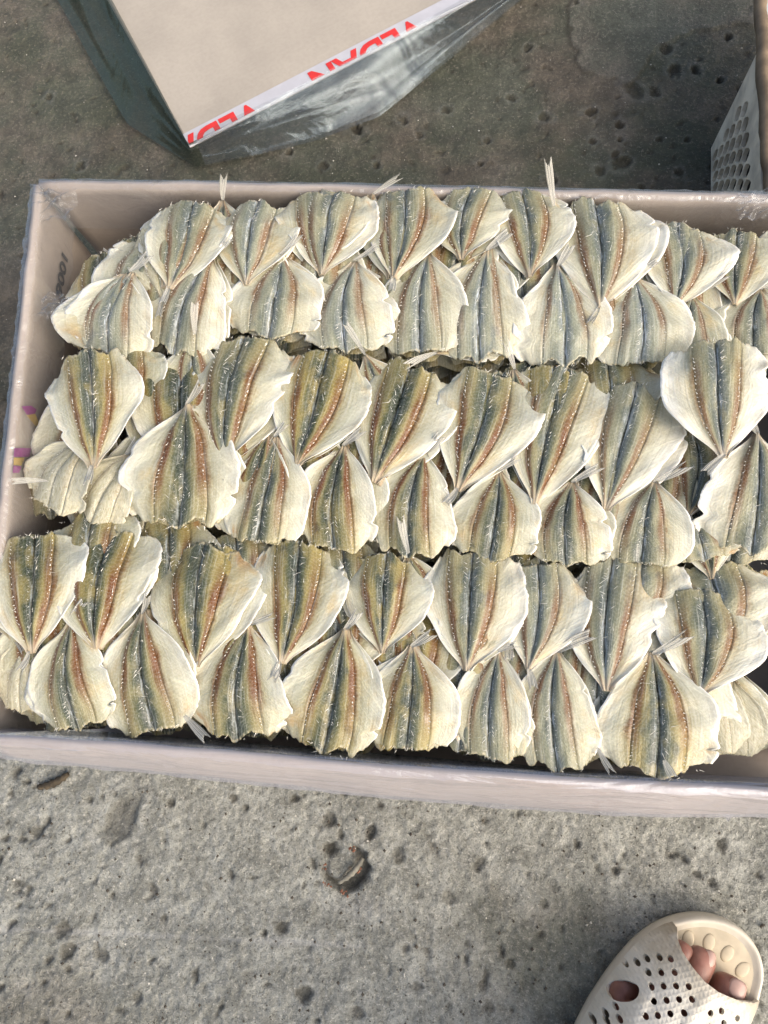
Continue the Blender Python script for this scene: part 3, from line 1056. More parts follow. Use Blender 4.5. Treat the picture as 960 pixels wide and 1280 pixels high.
def fish_surface(seed, cols, nv=60):
    lop = (seed % NVAR) < NU
    r = np.random.default_rng(seed)
    o = r.random(8) * 50
    v = np.linspace(0, 1, nv)
    from_w = np.interp(v, VF, WF)
    k = np.array([1, 2, 3, 2, 1]) / 9
    from_w = np.convolve(np.pad(from_w, 2, 'edge'), k, 'valid')
    band = np.convolve(np.pad(np.interp(v, BV, BF), 2, 'edge'), k, 'valid')
    S_, Vv = np.meshgrid(cols, v)
    a = np.abs(S_)
    sg = np.where(S_ < 0, -1.0, 1.0)
    jit = np.where(S_ < 0, vnoise(Vv * 3 + o[0], o[1] + 0 * Vv, 1), vnoise(Vv * 3 + o[2], o[3] + 0 * Vv, 2))
    jag = np.where(S_ < 0, vnoise(Vv * 26 + o[0], o[2] + 0 * Vv, 3), vnoise(Vv * 26 + o[3], o[1] + 0 * Vv, 4))
    tiny = np.where(S_ < 0, vnoise(Vv * 70 + o[4], o[2] + 0 * Vv, 3), vnoise(Vv * 70 + o[5], o[1] + 0 * Vv, 4))
    wj = from_w[:, None] * (1 + .24 * jit * sstep(.1, .4, Vv) + 0.022 * jag * sstep(.15, .5, Vv) + .014 * tiny * sstep(.2, .5, Vv))
    b = band[:, None] * (1 + .12 * vnoise(Vv * 3 + o[5], S_ * .7 + o[6], 5))
    b = np.minimum(b, wj * .75)
    for _ in range(int(r.integers(1, 4))):     # tears and nibbles in the flap edge
        v0, wd, dp, sd = r.uniform(.35, .95), r.uniform(.012, .05), r.uniform(.04, .17), (-1 if r.random() < .5 else 1)
        wj = wj * (1 - dp * np.exp(-((Vv - v0) / wd) ** 2) * (sg == sd))
    if lop:      # right flap spread wide, left one narrow
        wj = np.where(S_ < 0, np.maximum(b * 1.15, wj * .88), wj * 1.07)
    xx = np.where(a <= .5, a / .5 * b, b + (a - .5) / .5 * (wj - b))
    x = sg * xx * FW / 2
    # ragged cut end; corners rounded back
    cut = .10 * vnoise(S_ * 3 + o[6], o[7] + 0 * S_, 1) + .05 * vnoise(S_ * 9 + o[1], o[0] + 0 * S_, 2) + .022 * vnoise(S_ * 30 + o[1], o[0] + 0 * S_, 5)
    cut = cut - .10 * sstep(.5, 1.0, a) + .02 * sstep(.3, .0, a)
    y = FL * (Vv + cut * sstep(.6, 1.0, Vv))
    # spine curves a little
    x = x + .0035 * np.sin(math.pi * Vv) * (r.random() - .5) * 2
    z = .0016 * np.sin(math.pi * np.clip(a / .5, 0, 1)) ** .8 * sstep(0, .25, Vv) * (a < .5)
    z -= .0012 * np.exp(-(S_ / .05) ** 2) * sstep(.05, .3, Vv)
    z += .0009 * sstep(.56, .48, a)
    fl = sstep(.5, 1.0, a)
    z += fl * (.0036 * vnoise(Vv * 3.2 + o[3], sg * 3 + o[4], 3) + .0018 * vnoise(Vv * 9 + o[5] - a * 4, sg * 5 + S_ * 2, 2))
    z += .0020 * sstep(.86, 1.0, a) * (vnoise(Vv * 6 + o[7], sg * 2 + o[2], 4) + .35)
    z += .0042 * vnoise(S_ * 1.1 + o[1], Vv * 2.0 + o[6], 5) + .0013 * vnoise(S_ * 4 + o[1], Vv * 7.0 + o[6], 0)
    z += -.0055 * sstep(.6, 1.05, Vv) + .0022 * np.sin(math.pi * Vv) - .0025 * a * a * sstep(.2, .7, Vv)
    return np.stack([x, y, z], -1), np.stack([S_ * .5 + .5, Vv], -1)


def fish_part(name, seed, s0, s1, nc, nv=60):
    P, uv = fish_surface(seed, np.linspace(s0, s1, nc), nv)
    top = P.reshape(-1, 3)
    a = np.abs(uv[..., 0] * 2 - 1).reshape(-1)
    th = np.where(a < .5, .0012, .0012 - .0009 * (a - .5) / .5)
    bot = top.copy()
    bot[:, 2] -= th
    V, Fc = slab([tuple(p) for p in top], [tuple(p) for p in bot], nc, nv)
    U = np.concatenate([uv.reshape(-1, 2)] * 2)
    return mesh(name, V, Fc, M_fish, True, U)


def fish_bones(seed):
    r = np.random.default_rng(seed + 500)
    V, Fc = [], []

    def sliver(p, d, w):
        n = len(V)
        d = np.array(d)
        sd = np.cross(d, [0, 0, 1.0])
        sd = sd / (np.linalg.norm(sd) + 1e-9) * w
        up = np.array([0, 0, w * 1.2])
        p = np.array(p)
        V.extend([tuple(p + sd), tuple(p - sd), tuple(p + up), tuple(p + d + up * .4)])
        Fc.extend([(n, n + 1, n + 2), (n, n + 3, n + 1), (n + 1, n + 3, n + 2), (n + 2, n + 3, n)])
    P, _ = fish_surface(seed, np.array([-.46, -.2, -.06, .06, .2, .46]), 60)
    for side, ci in ((-1, 0), (1, 5)):
        for j in range(6, 58, 2):
            if r.random() < .22:
                continue
            p = P[j, ci] + np.array([r.normal(0, .0003), r.normal(0, .0003), -.0002])
            sliver(p, (side * r.uniform(.0004, .0011), r.uniform(.0001, .0012), r.uniform(.0001, .0005)), r.uniform(.00022, .0004))
    for ci, cj, side in ((2, 1, -1), (3, 4, 1)):
        pr = r.uniform(.45, .95)
        j = 10
        while j < 56:
            if r.random() < pr:
                p, q = P[j, ci], P[j, cj]
                f0, f1 = r.uniform(0, .35), r.uniform(.55, 1.0)
                a, b = p + (q - p) * f0, p + (q - p) * f1
                a[2] += .0001
                d = b - a
                d[1] += r.uniform(.0008, .003)
                d[2] = abs(d[2]) * .3 + .0001
                sliver(a, d, r.uniform(.00014, .00028))
            j += int(r.integers(1, 4))
    for _ in range(14):
        j, c = int(r.integers(14, 55)), int(r.integers(0, 6))
        sliver(P[j, c], (r.normal(0, .002), r.normal(0, .0025), .0004), .00014)
    for _ in range(9):       # frayed fibres on the cut end
        c = r.integers(0, 6)
        p = P[59, c] + np.array([r.normal(0, .004), -.001, 0])
        sliver(p, (r.normal(0, .0012), r.uniform(.0008, .003), r.normal(0, .0006)), .0002)
    return mesh('rib_bones', V, Fc, M_bone, False)


def fin_mesh(seed):
    r = np.random.default_rng(seed + 900)
    nu, nv = 11, 14
    Lf, wf = r.uniform(.015, .021), r.uniform(.0038, .0056)
    top, uv = [], []
    notch = r.uniform(.12, .4)
    bend = r.uniform(-.003, .003)
    for j in range(nv):
        v = j / (nv - 1)
        for i in range(nu):
            u = 2 * i / (nu - 1) - 1
            w = wf * (.22 + .72 * v ** .7) * (1 - .25 * max(0, v - .6) / .4)
            le = Lf * (1 - notch * (1 - abs(u)) * .9)
            y = -v * le - .0
            z = .0012 * abs(u) + .0006 * math.sin(9 * u) * v + .004 * v * v
            top.append((u * w + bend * v * v, y, z + .0009))
            uv.append((u * .5 + .5, v))
    bot = [(x, y, z - .0003) for x, y, z in top]
    V, Fc = slab(top, bot, nu, nv)
    return mesh('tail_fin', V, Fc, M_fin, True, uv + uv)


VAR = []
for s_ in range(NVAR):
    VAR.append(dict(
        flap_l=fish_part('belly_flap', s_, -1, -.5, 11), fil_l=fish_part('fillet', s_, -.5, 0, 12),
        fil_r=fish_part('fillet', s_, 0, .5, 12), flap_r=fish_part('belly_flap', s_, .5, 1, 11),
        bones=fish_bones(s_), fin=fin_mesh(s_)))

GROUP = 'split dried fish packed in the carton'
SLOPE = .078


def place_fish(T, Hd, wpx, z, zh=None, var=None, tint=(0.2, .4, .8, .4), label=None, fin=(0, .2), slope=SLOPE, name='dried_fish', group=GROUP, flip=False):
    """T: tail root, Hd: middle of the cut end (image coordinates), z heights of both; fin = (turn, lift)"""
    zh = z if zh is None else zh
    t3, h3 = at(*T, z), at(*Hd, zh)
    yv = h3 - t3
    Ln = yv.length
    yv.normalize()
    mid = ((T[0] + Hd[0]) / 2, (T[1] + Hd[1]) / 2)
    wm = (at(mid[0] + wpx / 2, mid[1], z) - at(mid[0] - wpx / 2, mid[1], z)).length
    wm *= max(.75, abs(yv.y))
    n = Vector((-slope, 0, 1))
    n = (n - yv * n.dot(yv)).normalized()
    xv = yv.cross(n)
    R = Matrix((xv, yv, n)).transposed().to_4x4()
    sx = wm / FW
    root = bpy.data.objects.new(name, None)
    COL.objects.link(root)
    root.empty_display_size = .01
    root.matrix_world = Matrix.Translation(t3) @ R @ Matrix.Diagonal((-sx if flip else sx, Ln / FL, (sx + Ln / FL) / 2, 1))
    tag(root, label, 'dried fish', group)
    tint = tuple(min(1, max(0, q + rng.uniform(-.14, .14))) for q in tint)
    vr = VAR[var if var is not None else rng.randrange(NVAR)]
    sd = rng.random() * 60
    for nm, key in (('belly_flap', 'flap_l'), ('fillet', 'fil_l'), ('fillet', 'fil_r'), ('belly_flap', 'flap_r')):
        o = bpy.data.objects.new(nm, vr[key])
        COL.objects.link(o)
        o.parent = root
        o.color = tint
        o['seed'] = sd
    o = bpy.data.objects.new('rib_bones', vr['bones'])
    COL.objects.link(o)
    o.parent = root
    o['kind'] = 'stuff'
    if fin is not None:
        o = bpy.data.objects.new('tail_fin', VAR[rng.randrange(NVAR)]['fin'])
        COL.objects.link(o)
        o.parent = root
        o.location = (0, .0015, .0008)
        o.rotation_euler = (-fin[1], 0, fin[0])
        fs = 1.0 if len(fin) < 3 else fin[2]
        o.scale = (fs / sx, fs * FL / Ln, 1)
    return root


ORD = ['first', 'second', 'third', 'fourth', 'fifth', 'sixth', 'seventh', 'eighth', 'ninth', 'tenth']


def look(t):
    s, y, r, w = t
    if s > .6:
        return 'silvery grey backed'
    if y > .75:
        return 'yellow tinged'
    if w > .75:
        return 'bright cream flapped'
    if r > .85:
        return 'rust striped'
    if s < .12:
        return 'dark olive backed'
    return 'olive and cream'


# (tail, head, width px, tint=(silver, yellow, rust, white), dz mm); strong light at the right is put into silver and white
ROWS = {
    'back': dict(z=.186, U=[
        ((213, 362), (238, 250), 112, (0.58, 0.20, 0.63, 0.50), 0), ((308, 357), (320, 250), 100, (0.58, 0.20, 0.54, 0.45), 0),
        ((402, 343), (415, 238), 112, (0.52, 0.45, 0.68, 0.50), 2), ((492, 349), (505, 231), 104, (0.58, 0.40, 0.68, 0.50), 3),
        ((577, 326), (588, 234), 104, (0.52, 0.55, 0.72, 0.50), 2), ((662, 347), (652, 238), 106, (0.52, 0.50, 0.68, 0.65), 1),
        ((750, 387), (745, 246), 126, (0.75, 0.55, 0.63, 0.70), 2), ((842, 386), (850, 280), 108, (0.70, 0.35, 0.54, 0.65), -2),
        ((918, 382), (925, 285), 100, (0.35, 0.30, 0.72, 0.45), -5), ((990, 372), (1000, 280), 100, (0.41, 0.30, 0.72, 0.45), -6)],
        L=[((165, 340), (128, 436), 112, (0.87, 0.10, 0.63, 0.60), -2), ((266, 322), (216, 432), 112, (0.75, 0.10, 0.59, 0.60), -1),
           ((352, 319), (333, 414), 112, (0.52, 0.20, 0.41, 0.55), 0), ((443, 326), (430, 430), 110, (0.75, 0.25, 0.54, 0.60), 0),
           ((535, 318), (523, 434), 106, (0.81, 0.30, 0.54, 0.60), 0), ((609, 313), (599, 442), 110, (0.95, 0.30, 0.54, 0.55), 0),
           ((697, 333), (706, 450), 108, (0.95, 0.30, 0.50, 0.60), 0), ((793, 345), (802, 452), 114, (0.95, 0.25, 0.50, 0.60), 0),
           ((866, 370), (862, 452), 92, (0.75, 0.20, 0.63, 0.35), -5), ((950, 362), (945, 440), 96, (0.52, 0.20, 0.81, 0.30), -7)]),
    'middle': dict(z=.188, U=[
        ((283, 582), (300, 424), 128, (.3, .35, .85, .55), 0), ((370, 584), (406, 440), 124, (.15, .6, .85, .45), 0),
        ((467, 604), (511, 452), 128, (.12, .45, .95, .45), 1), ((572, 614), (612, 462), 122, (.25, .6, .9, .5), 1),
        ((668, 632), (710, 458), 122, (.3, .5, .9, .55), 0), ((757, 637), (797, 482), 124, (.65, .5, .6, .9), 1)],
        L=[((236, 505), (218, 652), 134, (.12, .35, .9, .6), 1), ((345, 545), (318, 677), 100, (.2, .25, .9, .55), 0),
           ((430, 556), (414, 684), 104, (.12, .3, 1, .5), 0), ((531, 566), (510, 688), 106, (.3, .3, .95, .5), 0),
           ((624, 588), (610, 694), 104, (.25, .3, .95, .5), 0), ((715, 602), (708, 700), 104, (.35, .3, .95, .5), 0),
           ((817, 602), (803, 702), 106, (.4, .2, .85, .6), 0), ((873, 648), (884, 698), 96, (.3, .2, .9, .5), -3)]),
    'front': dict(z=.184, U=[
        ((40, 817), (34, 668), 116, (.1, .5, .95, .5), 0), ((122, 812), (132, 664), 128, (.1, .6, .95, .45), 1),
        ((244, 834), (252, 683), 132, (.08, .65, 1, .45), 0), ((352, 830), (371, 678), 122, (.15, .6, .95, .5), 0),
        ((478, 817), (482, 694), 104, (.12, .65, 1, .5), 0), ((583, 839), (590, 690), 126, (.4, .65, .85, .6), 1),
        ((660, 837), (672, 702), 104, (.55, .45, .8, .6), 0), ((757, 864), (767, 704), 124, (.6, .35, .75, .8), 2),
        ((873, 870), (878, 740), 138, (.45, .55, .7, .75), 3)],
        L=[((88, 775), (92, 906), 96, (.25, .25, 1, .5), 0), ((180, 765), (186, 914), 116, (.12, .3, 1, .6), 0),
           ((310, 780), (293, 921), 120, (.2, .3, 1, .5), 0), ((432, 785), (402, 936), 120, (.2, .45, .95, .5), 0),
           ((515, 806), (505, 938), 112, (.2, .75, .95, .5), 0), ((623, 812), (611, 948), 96, (.6, .3, .75, .6), 0),
           ((696, 812), (697, 957), 104, (.65, .3, .8, .5), 0), ((815, 815), (822, 965), 136, (.3, .95, .85, .55), 3)]),
}
unders = []
for row, R in ROWS.items():
    for line, tails in (('U', 'down'), ('L', 'up')):
        for i, (T, Hd, w, tint, dz) in enumerate(R[line]):
            z = R['z'] + dz * .001
            lab = f"{look(tint)} fish tail {tails}, {ORD[i]} from left in {'upper' if line == 'U' else 'lower'} line of {row} row"
            if line == 'U':
                fin = (rng.uniform(-.5, .5), -.25, .75) if i % 3 == 0 else None
            else:      # tail fins of the lower line lie across the upper line, turned to the right
                fin = (rng.uniform(-1.1, -.55), rng.uniform(.0, .25), rng.uniform(.75, 1.1))
            place_fish(T, Hd, w * (1.13 if line == 'U' else 1.17), z, z, (i * 3 + len(row)) % NU if line == 'U' else NU + (i * 3 + len(row)) % (NVAR - NU), tint, lab, fin)
            unders.append((row, 'upper' if line == 'U' else 'lower', ORD[i], T, Hd, w, tint, z))

# single pieces that break the pattern
EXTRA = [  # fish called shaded carry part of that shade in a darker tint
    ('small pale fish half hidden behind the first upper fish of back row', (205, 378), (186, 284), 84, .181, .181, (.3, .2, .6, .6)),
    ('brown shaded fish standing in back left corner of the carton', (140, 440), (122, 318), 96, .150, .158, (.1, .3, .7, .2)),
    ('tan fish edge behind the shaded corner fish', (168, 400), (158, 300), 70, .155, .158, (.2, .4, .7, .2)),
    ('yellow curled fish lying loose at left end of middle row', (118, 586), (104, 440), 118, .190, .192, (.25, 1.0, .8, .65)),
    ('brown fish lying under the yellow curled fish', (190, 585), (196, 448), 100, .178, .178, (.15, .6, .8, .25)),
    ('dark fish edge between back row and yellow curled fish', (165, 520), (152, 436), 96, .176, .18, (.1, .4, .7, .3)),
    ('pale folded fish leaning against the left carton wall', (112, 548), (52, 628), 118, .176, .184, (.4, .2, .3, .6)),
    ('small pale fish standing below the yellow curled fish', (160, 568), (112, 648), 92, .180, .180, (.3, .3, .4, .55)),
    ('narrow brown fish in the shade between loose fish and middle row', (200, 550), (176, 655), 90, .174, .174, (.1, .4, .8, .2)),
    ('large bright cream fish raised at right end of middle row', (905, 572), (897, 420), 132, .202, .206, (.45, .75, .5, 1.0)),  # blown-out light put into the full white tint
    ('bright fish tail up with folded flap below the raised right fish', (946, 542), (942, 686), 130, .196, .196, (.5, .4, .8, .9)),
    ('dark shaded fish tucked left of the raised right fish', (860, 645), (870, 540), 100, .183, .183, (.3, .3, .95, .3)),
    ('fish cut off by the photo edge right of the raised fish', (985, 560), (1000, 680), 110, .190, .190, (.4, .4, .8, .7)),
    ('wide pale fish behind the last upper fish of front row', (895, 830), (885, 702), 160, .180, .180, (.5, .4, .6, .8)),
    ('ruffled pale fish behind the eighth upper fish of front row', (795, 800), (800, 696), 120, .180, .180, (.5, .4, .5, .75)),
    ('pale fish at right end of front row beside the yellow tinged one', (893, 838), (893, 938), 96, .178, .176, (.3, .2, .3, .65)),
    ('last pale fish at right end of front row against the dark gap', (915, 850), (915, 944), 86, .168, .166, (.3, .3, .3, .3)),
    ('pale fish flap at left end of front row', (45, 790), (22, 886), 72, .177, .174, (.3, .3, .4, .55)),
    ('torn pale fish at bottom left of front row', (75, 810), (52, 908), 84, .175, .172, (.3, .4, .6, .5)),
    ('fish tucked under the sixth lower fish of front row', (582, 832), (574, 936), 92, .178, .176, (.5, .35, .7, .6)),
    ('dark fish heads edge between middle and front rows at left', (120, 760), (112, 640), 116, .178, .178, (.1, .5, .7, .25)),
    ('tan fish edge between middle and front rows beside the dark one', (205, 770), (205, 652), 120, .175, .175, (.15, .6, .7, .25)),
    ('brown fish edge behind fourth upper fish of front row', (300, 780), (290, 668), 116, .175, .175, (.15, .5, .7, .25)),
    ('dull fish edge behind fifth upper fish of front row', (430, 790), (425, 680), 110, .176, .176, (.2, .6, .6, .3)),
    ('dull fish edge behind sixth upper fish of front row', (640, 800), (640, 684), 110, .178, .178, (.3, .7, .6, .3)),
    ('dark fish edge behind middle row near right end', (770, 560), (760, 448), 120, .178, .178, (.2, .4, .7, .3)),
    ('dark fish edge behind middle row left of right end', (660, 560), (662, 452), 110, .176, .176, (.15, .4, .7, .3)),
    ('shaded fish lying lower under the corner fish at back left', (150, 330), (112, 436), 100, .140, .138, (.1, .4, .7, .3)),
    ('tan fish edge under the first lower fish of back row at left', (176, 345), (116, 428), 108, .168, .166, (.2, .5, .7, .4)),
    ('olive fish edge poking out left of the second layer of back row', (190, 372), (166, 290), 96, .166, .166, (.15, .5, .7, .4)),
    ('tan fish under the yellow curled fish, tail up', (110, 470), (88, 590), 108, .166, .164, (.2, .6, .7, .4)),
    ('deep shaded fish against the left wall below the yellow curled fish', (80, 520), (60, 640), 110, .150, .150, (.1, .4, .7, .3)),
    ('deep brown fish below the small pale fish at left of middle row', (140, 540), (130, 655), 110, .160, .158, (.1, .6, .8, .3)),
    ('fish edge under the large first lower fish of middle row', (200, 520), (180, 655), 110, .176, .174, (.2, .4, .8, .4)),
    ('fish edge under the first upper fish of front row at left end', (20, 800), (10, 676), 110, .174, .174, (.1, .5, .8, .4)),
    ('lowest cream fish edge at right end of front row', (925, 840), (928, 935), 96, .154, .152, (.3, .4, .4, .3)),
    ('cream fish edge two layers down at right end of front row', (905, 830), (922, 925), 100, .162, .160, (.3, .4, .4, .35)),
    ('tan fish edge behind the last upper fish of front row near right edge', (930, 830), (925, 705), 110, .168, .168, (.3, .5, .6, .5)),
    ('fish edge low between raised right fish and front row', (925, 590), (915, 700), 110, .176, .176, (.3, .4, .7, .5)),
    ('fish edge at right border between middle and front rows', (985, 580), (975, 690), 110, .172, .172, (.3, .4, .7, .5)),
]
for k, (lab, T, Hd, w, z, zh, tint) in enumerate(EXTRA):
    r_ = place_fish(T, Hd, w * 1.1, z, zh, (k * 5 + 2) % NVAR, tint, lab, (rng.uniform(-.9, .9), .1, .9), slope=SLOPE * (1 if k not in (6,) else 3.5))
    if k in (0, 6, 7, 15, 16, 17):
        for ch in r_.children:
            ch['pale'] = .9

# fish whose tail fins stick out between the others: base and tip of the fin in the photo
SPIKES = [((691, 258), (684, 200), .187, .02, 'white tail fin standing up over back rim between sixth and seventh fish'),
          ((278, 250), (276, 212), .187, .016, 'white tail fin standing up behind the first upper fish of back row'),
          ((466, 242), (498, 216), .188, .008, 'thin pale tail fin reaching over the back rim near third upper fish'),
          ((243, 418), (239, 374), .192, .010, 'pale tail fin upright at left start of middle row'),
          ((456, 444), (430, 400), .192, .006, 'white tail fin lying across the fourth lower fish of back row'),
          ((642, 462), (630, 420), .192, .008, 'white tail fin crossing below the sixth lower fish of back row'),
          ((232, 894), (258, 926), .186, .002, 'white frayed tail fin over front rim between second and third lower fish'),
          ((510, 692), (494, 642), .190, .006, 'white tail fin upright between middle and front rows'),
          ((745, 935), (760, 968), .184, .002, 'clear tail fin reaching over the front rim near seventh lower fish'),
          ((828, 950), (838, 975), .188, .001, 'thin tail fin reaching over front rim at the yellow tinged fish'),
          ((60, 600), (12, 596), .186, .004, 'white tail fin crossing the left carton rim'),
          ((545, 440), (495, 455), .190, .004, 'pale tail fin lying flat along the gap under back row')]
for k, (b, tip, z, lift, lab) in enumerate(SPIKES):
    bd = Vector((b[0] - tip[0], b[1] - tip[1])).normalized()
    ctr = Vector((480, 640 if 300 < b[1] < 900 else (400 if b[1] < 300 else 850)))
    dirv = bd
    if b[1] < 300:
        dirv = Vector((bd.x * .3, 1)).normalized()
    elif b[1] > 860:
        dirv = Vector((bd.x * .3, -1)).normalized()
    hd = (b[0] + dirv.x * 110, b[1] + dirv.y * 110)
    zz = z - .0125
    r_ = place_fish(b, hd, 100, zz, zz - .006, k % NVAR, (.3, .4, .6, .4), 'dried fish with ' + lab, None)
    t3, tp = at(*b, z), at(*tip, z + lift)
    f = bpy.data.objects.new('tail_fin', VAR[(k * 3 + 1) % NVAR]['fin'])
    COL.objects.link(f)
    f.parent = r_
    yv = (t3 - tp)
    Ln = yv.length
    yv.normalize()
    n = Vector((.5, -.6, .7))
    n = (n - yv * n.dot(yv)).normalized()
    mw = Matrix.Translation(t3) @ Matrix((yv.cross(n), yv, n)).transposed().to_4x4() @ Matrix.Diagonal((.75, Ln / .018, .8, 1))
    f.matrix_parent_inverse = Matrix.Identity(4)
    f.matrix_local = r_.matrix_world.inverted() @ mw

# the layers right under the top one
for row, line, nth, T, Hd, w, tint, z in unders:
    for k in (1, 2):
        dx, dy = rng.uniform(-9, 9), rng.uniform(-5, 5)
        dx2 = dx + rng.uniform(-14, 14)
        ex = rng.uniform(.92, 1.0)
        hd = (T[0] + (Hd[0] - T[0]) * ex + dx2, T[1] + (Hd[1] - T[1]) * ex + dy)
        T1 = (T[0] + dx, T[1] + dy)
        if k == 2:      # lies the other way round, its broad part under the tail above it
            ux, uy = (Hd[0] - T[0]) / math.hypot(Hd[0] - T[0], Hd[1] - T[1]), (Hd[1] - T[1]) / math.hypot(Hd[0] - T[0], Hd[1] - T[1])
            T1 = (T[0] + ux * 78 + dx, T[1] + uy * 78)
            hd = (T[0] - ux * 48 + dx2, T[1] - uy * 48)
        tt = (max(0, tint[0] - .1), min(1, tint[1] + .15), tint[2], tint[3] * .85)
        place_fish(T1, hd, w * 1.15, z - .0040 * k + .001, z - .0044 * k + .001, None, tt,
                   f"{('dried fish directly beneath', 'dried fish turned round under the tail of')[k - 1]} the {nth} {line} line fish, {row} row", None, group=f'fish beneath the top layer of the {row} row')

# everything deeper: one mass
mv, mf, mu = [], [], []
for row, R in ROWS.items():
    zt = R['z'] - .0145
    for line in 'UL':
        for (T, Hd, w, tint, dz) in R[line]:
            for k in range(24):
                z = zt - k * .0062 + rng.uniform(-.001, .001)
                if z < .014:
                    break
                seed = rng.randrange(NVAR)
                P, uv = fish_surface(seed, np.linspace(-1, 1, 9), 9)
                t3, h3 = at(*T, R['z']), at(*Hd, R['z'])
                yv = Vector((h3.x - t3.x, h3.y - t3.y))
                a = math.atan2(yv.y, yv.x) - math.pi / 2 + rng.uniform(-.12, .12)
                s_ = yv.length / FL * .95
                ca, sa = math.cos(a) * s_, math.sin(a) * s_
                ox, oy = t3.x + rng.uniform(-.006, .006), t3.y + rng.uniform(-.004, .004)
                n0 = len(mv)
                for p in P.reshape(-1, 3):
                    X_, Y_ = ox + p[0] * ca - p[1] * sa, oy + p[0] * sa + p[1] * ca
                    mv.append((max(XL + .012, X_), Y_, z + p[2] + SLOPE * (X_ - t3.x)))
                mf += grid_faces(9, 9, n0)
                mu += [tuple(q) for q in uv.reshape(-1, 2)]
pile = obj('dried_fish_pile', mesh('dried_fish_pile', mv, mf, M_fish, True, mu), None, 'deeper layers of stacked dried fish filling the carton below the top fish', 'dried fish', None, 'stuff')
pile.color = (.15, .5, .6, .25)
pile['seed'] = 3.0

# ------------------------------------------------------------------ foot in a perforated sandal
M_sandal = simple_mat('worn_white_rubber', (.62, .57, .46), .45, .10, 50, .25, 220, .0008)
M_insole = simple_mat('insole_rubber', (.50, .43, .30), .5, .18, 45, .2, 150)


def mat_skin():
    t = NT('skin')
    co = t.obj_co()
    n = t.noise(co, 90, 4)
    c = t.mix(t.rng(n, .3, .7), (.20, .082, .056), (.31, .145, .105))
    t.set(Base_Color=c, Roughness=.42)
    t.b.inputs['Subsurface Weight'].default_value = .2
    t.b.inputs['Subsurface Radius'].default_value = (1, .35, .2)
    t.b.inputs['Subsurface Scale'].default_value = .003
    t.put(t.b.inputs['Normal'], t.bump(t.noise(co, 900, 3), .2, .0006))
    return t.m


M_skin = mat_skin()
M_nail = simple_mat('toenail', (.5, .33, .27), .3, .12)
toe, back = at(908, 1150, .02), at(838, 1283, .02)
fy = Vector((toe.x - back.x, toe.y - back.y, 0)).normalized()
fx = Vector((fy.y, -fy.x, 0))
F0 = Vector((toe.x, toe.y, 0))
MF = Matrix((fx, fy, Vector((0, 0, 1)))).transposed().to_4x4()
MF.translation = F0
MFi = MF.inverted()


def loc(px, py, z):
    p = MFi @ at(px, py, z)
    return (p.x, p.y)


sandal = obj('sandal', None, label='worn white rubber sandal with punched round holes and an open toe', cat='sandal')
sandal.matrix_world = MF
OUTPX = [(733, 1262), (752, 1232), (772, 1204), (800, 1172), (832, 1152), (868, 1143), (902, 1147), (930, 1162), (949, 1188), (955, 1216), (950, 1240), (944, 1262)]
outl = [loc(x, y, .018) for x, y in OUTPX]
outl = outl + [(.048, -.155), (.042, -.21), (.035, -.245), (.015, -.268), (-.012, -.268), (-.034, -.245), (-.043, -.21), (-.050, -.155)]


def smooth_loop(pts, it=2):
    P = np.array(pts)
    for _ in range(it):
        P = np.stack([P * .75 + np.roll(P, -1, 0) * .25, P * .25 + np.roll(P, -1, 0) * .75], 1).reshape(-1, 2)
    return P


OL = smooth_loop(outl, 3)
cen = OL.mean(0)
# sole: stacked offset loops
bm = bmesh.new()


def inset(P, d):
    n = np.roll(P, -1, 0) - np.roll(P, 1, 0)
    n = np.stack([n[:, 1], -n[:, 0]], -1)
    n /= np.linalg.norm(n, axis=1)[:, None] + 1e-9
    if np.mean(np.sum(n * (P - P.mean(0)), 1)) < 0:
        n = -n
    return P - n * d


rings = [(.004, .0), (.0, .004), (-.0005, .010), (.0, .018), (.0012, .0215), (.003, .022), (.0045, .0205), (.0075, .019)]
prev = None
first = None
for d, z in rings:
    loop = [bm.verts.new((p[0], p[1], z + .001)) for p in inset(OL, d)]
    if prev:
        for i in range(len(loop)):
            j = (i + 1) % len(loop)
            bm.faces.new((prev[i], prev[j], loop[j], loop[i]))
    else:
        first = loop
    prev = loop
bm.faces.new(first)
bmesh.ops.recalc_face_normals(bm, faces=bm.faces)
obj('sole', bm_mesh('sole', bm, M_sandal, True), sandal)
bm = bmesh.new()
bm.faces.new([bm.verts.new((p[0], p[1], .0202)) for p in inset(OL, .0072)])
ins = obj('insole', bm_mesh('insole', bm, M_insole), sandal)
for (x, y, ang) in ((860, 1174, .3), (886, 1178, .2), (909, 1192, -.1), (928, 1212, -.3)):
    lx, ly = loc(x, y, .02)
    bm = bmesh.new()
    bmesh.ops.create_uvsphere(bm, u_segments=16, v_segments=8, radius=1)
    for v in bm.verts:
        v.co = Vector((lx + v.co.x * .0042 * math.cos(ang) - v.co.y * .0062 * math.sin(ang), ly + v.co.x * .0042 * math.sin(ang) + v.co.y * .0062 * math.cos(ang), .0203 + v.co.z * .0008))
    obj('toe_bump', bm_mesh('toe_bump', bm, M_insole, True), ins)

OLt = [tuple(p) for p in OL]


def upper_z(x, y):
    x = np.asarray(x, float)
    y = np.asarray(y, float)
    d = -dist_poly(x, y, OLt)
    crown = np.interp(-y, [0, .03, .06, .10, .15], [.024, .033, .042, .052, .066])
    return .0200 + crown * (1 - np.clip(1 - d / .042, 0, 1) ** 2.4) ** .8


def loc_u(px, py):
    z = .04
    for _ in range(6):
        x, y = loc(px, py, z)
        z = float(upper_z(np.array([x]), np.array([y]))[0])
    return (x, y)


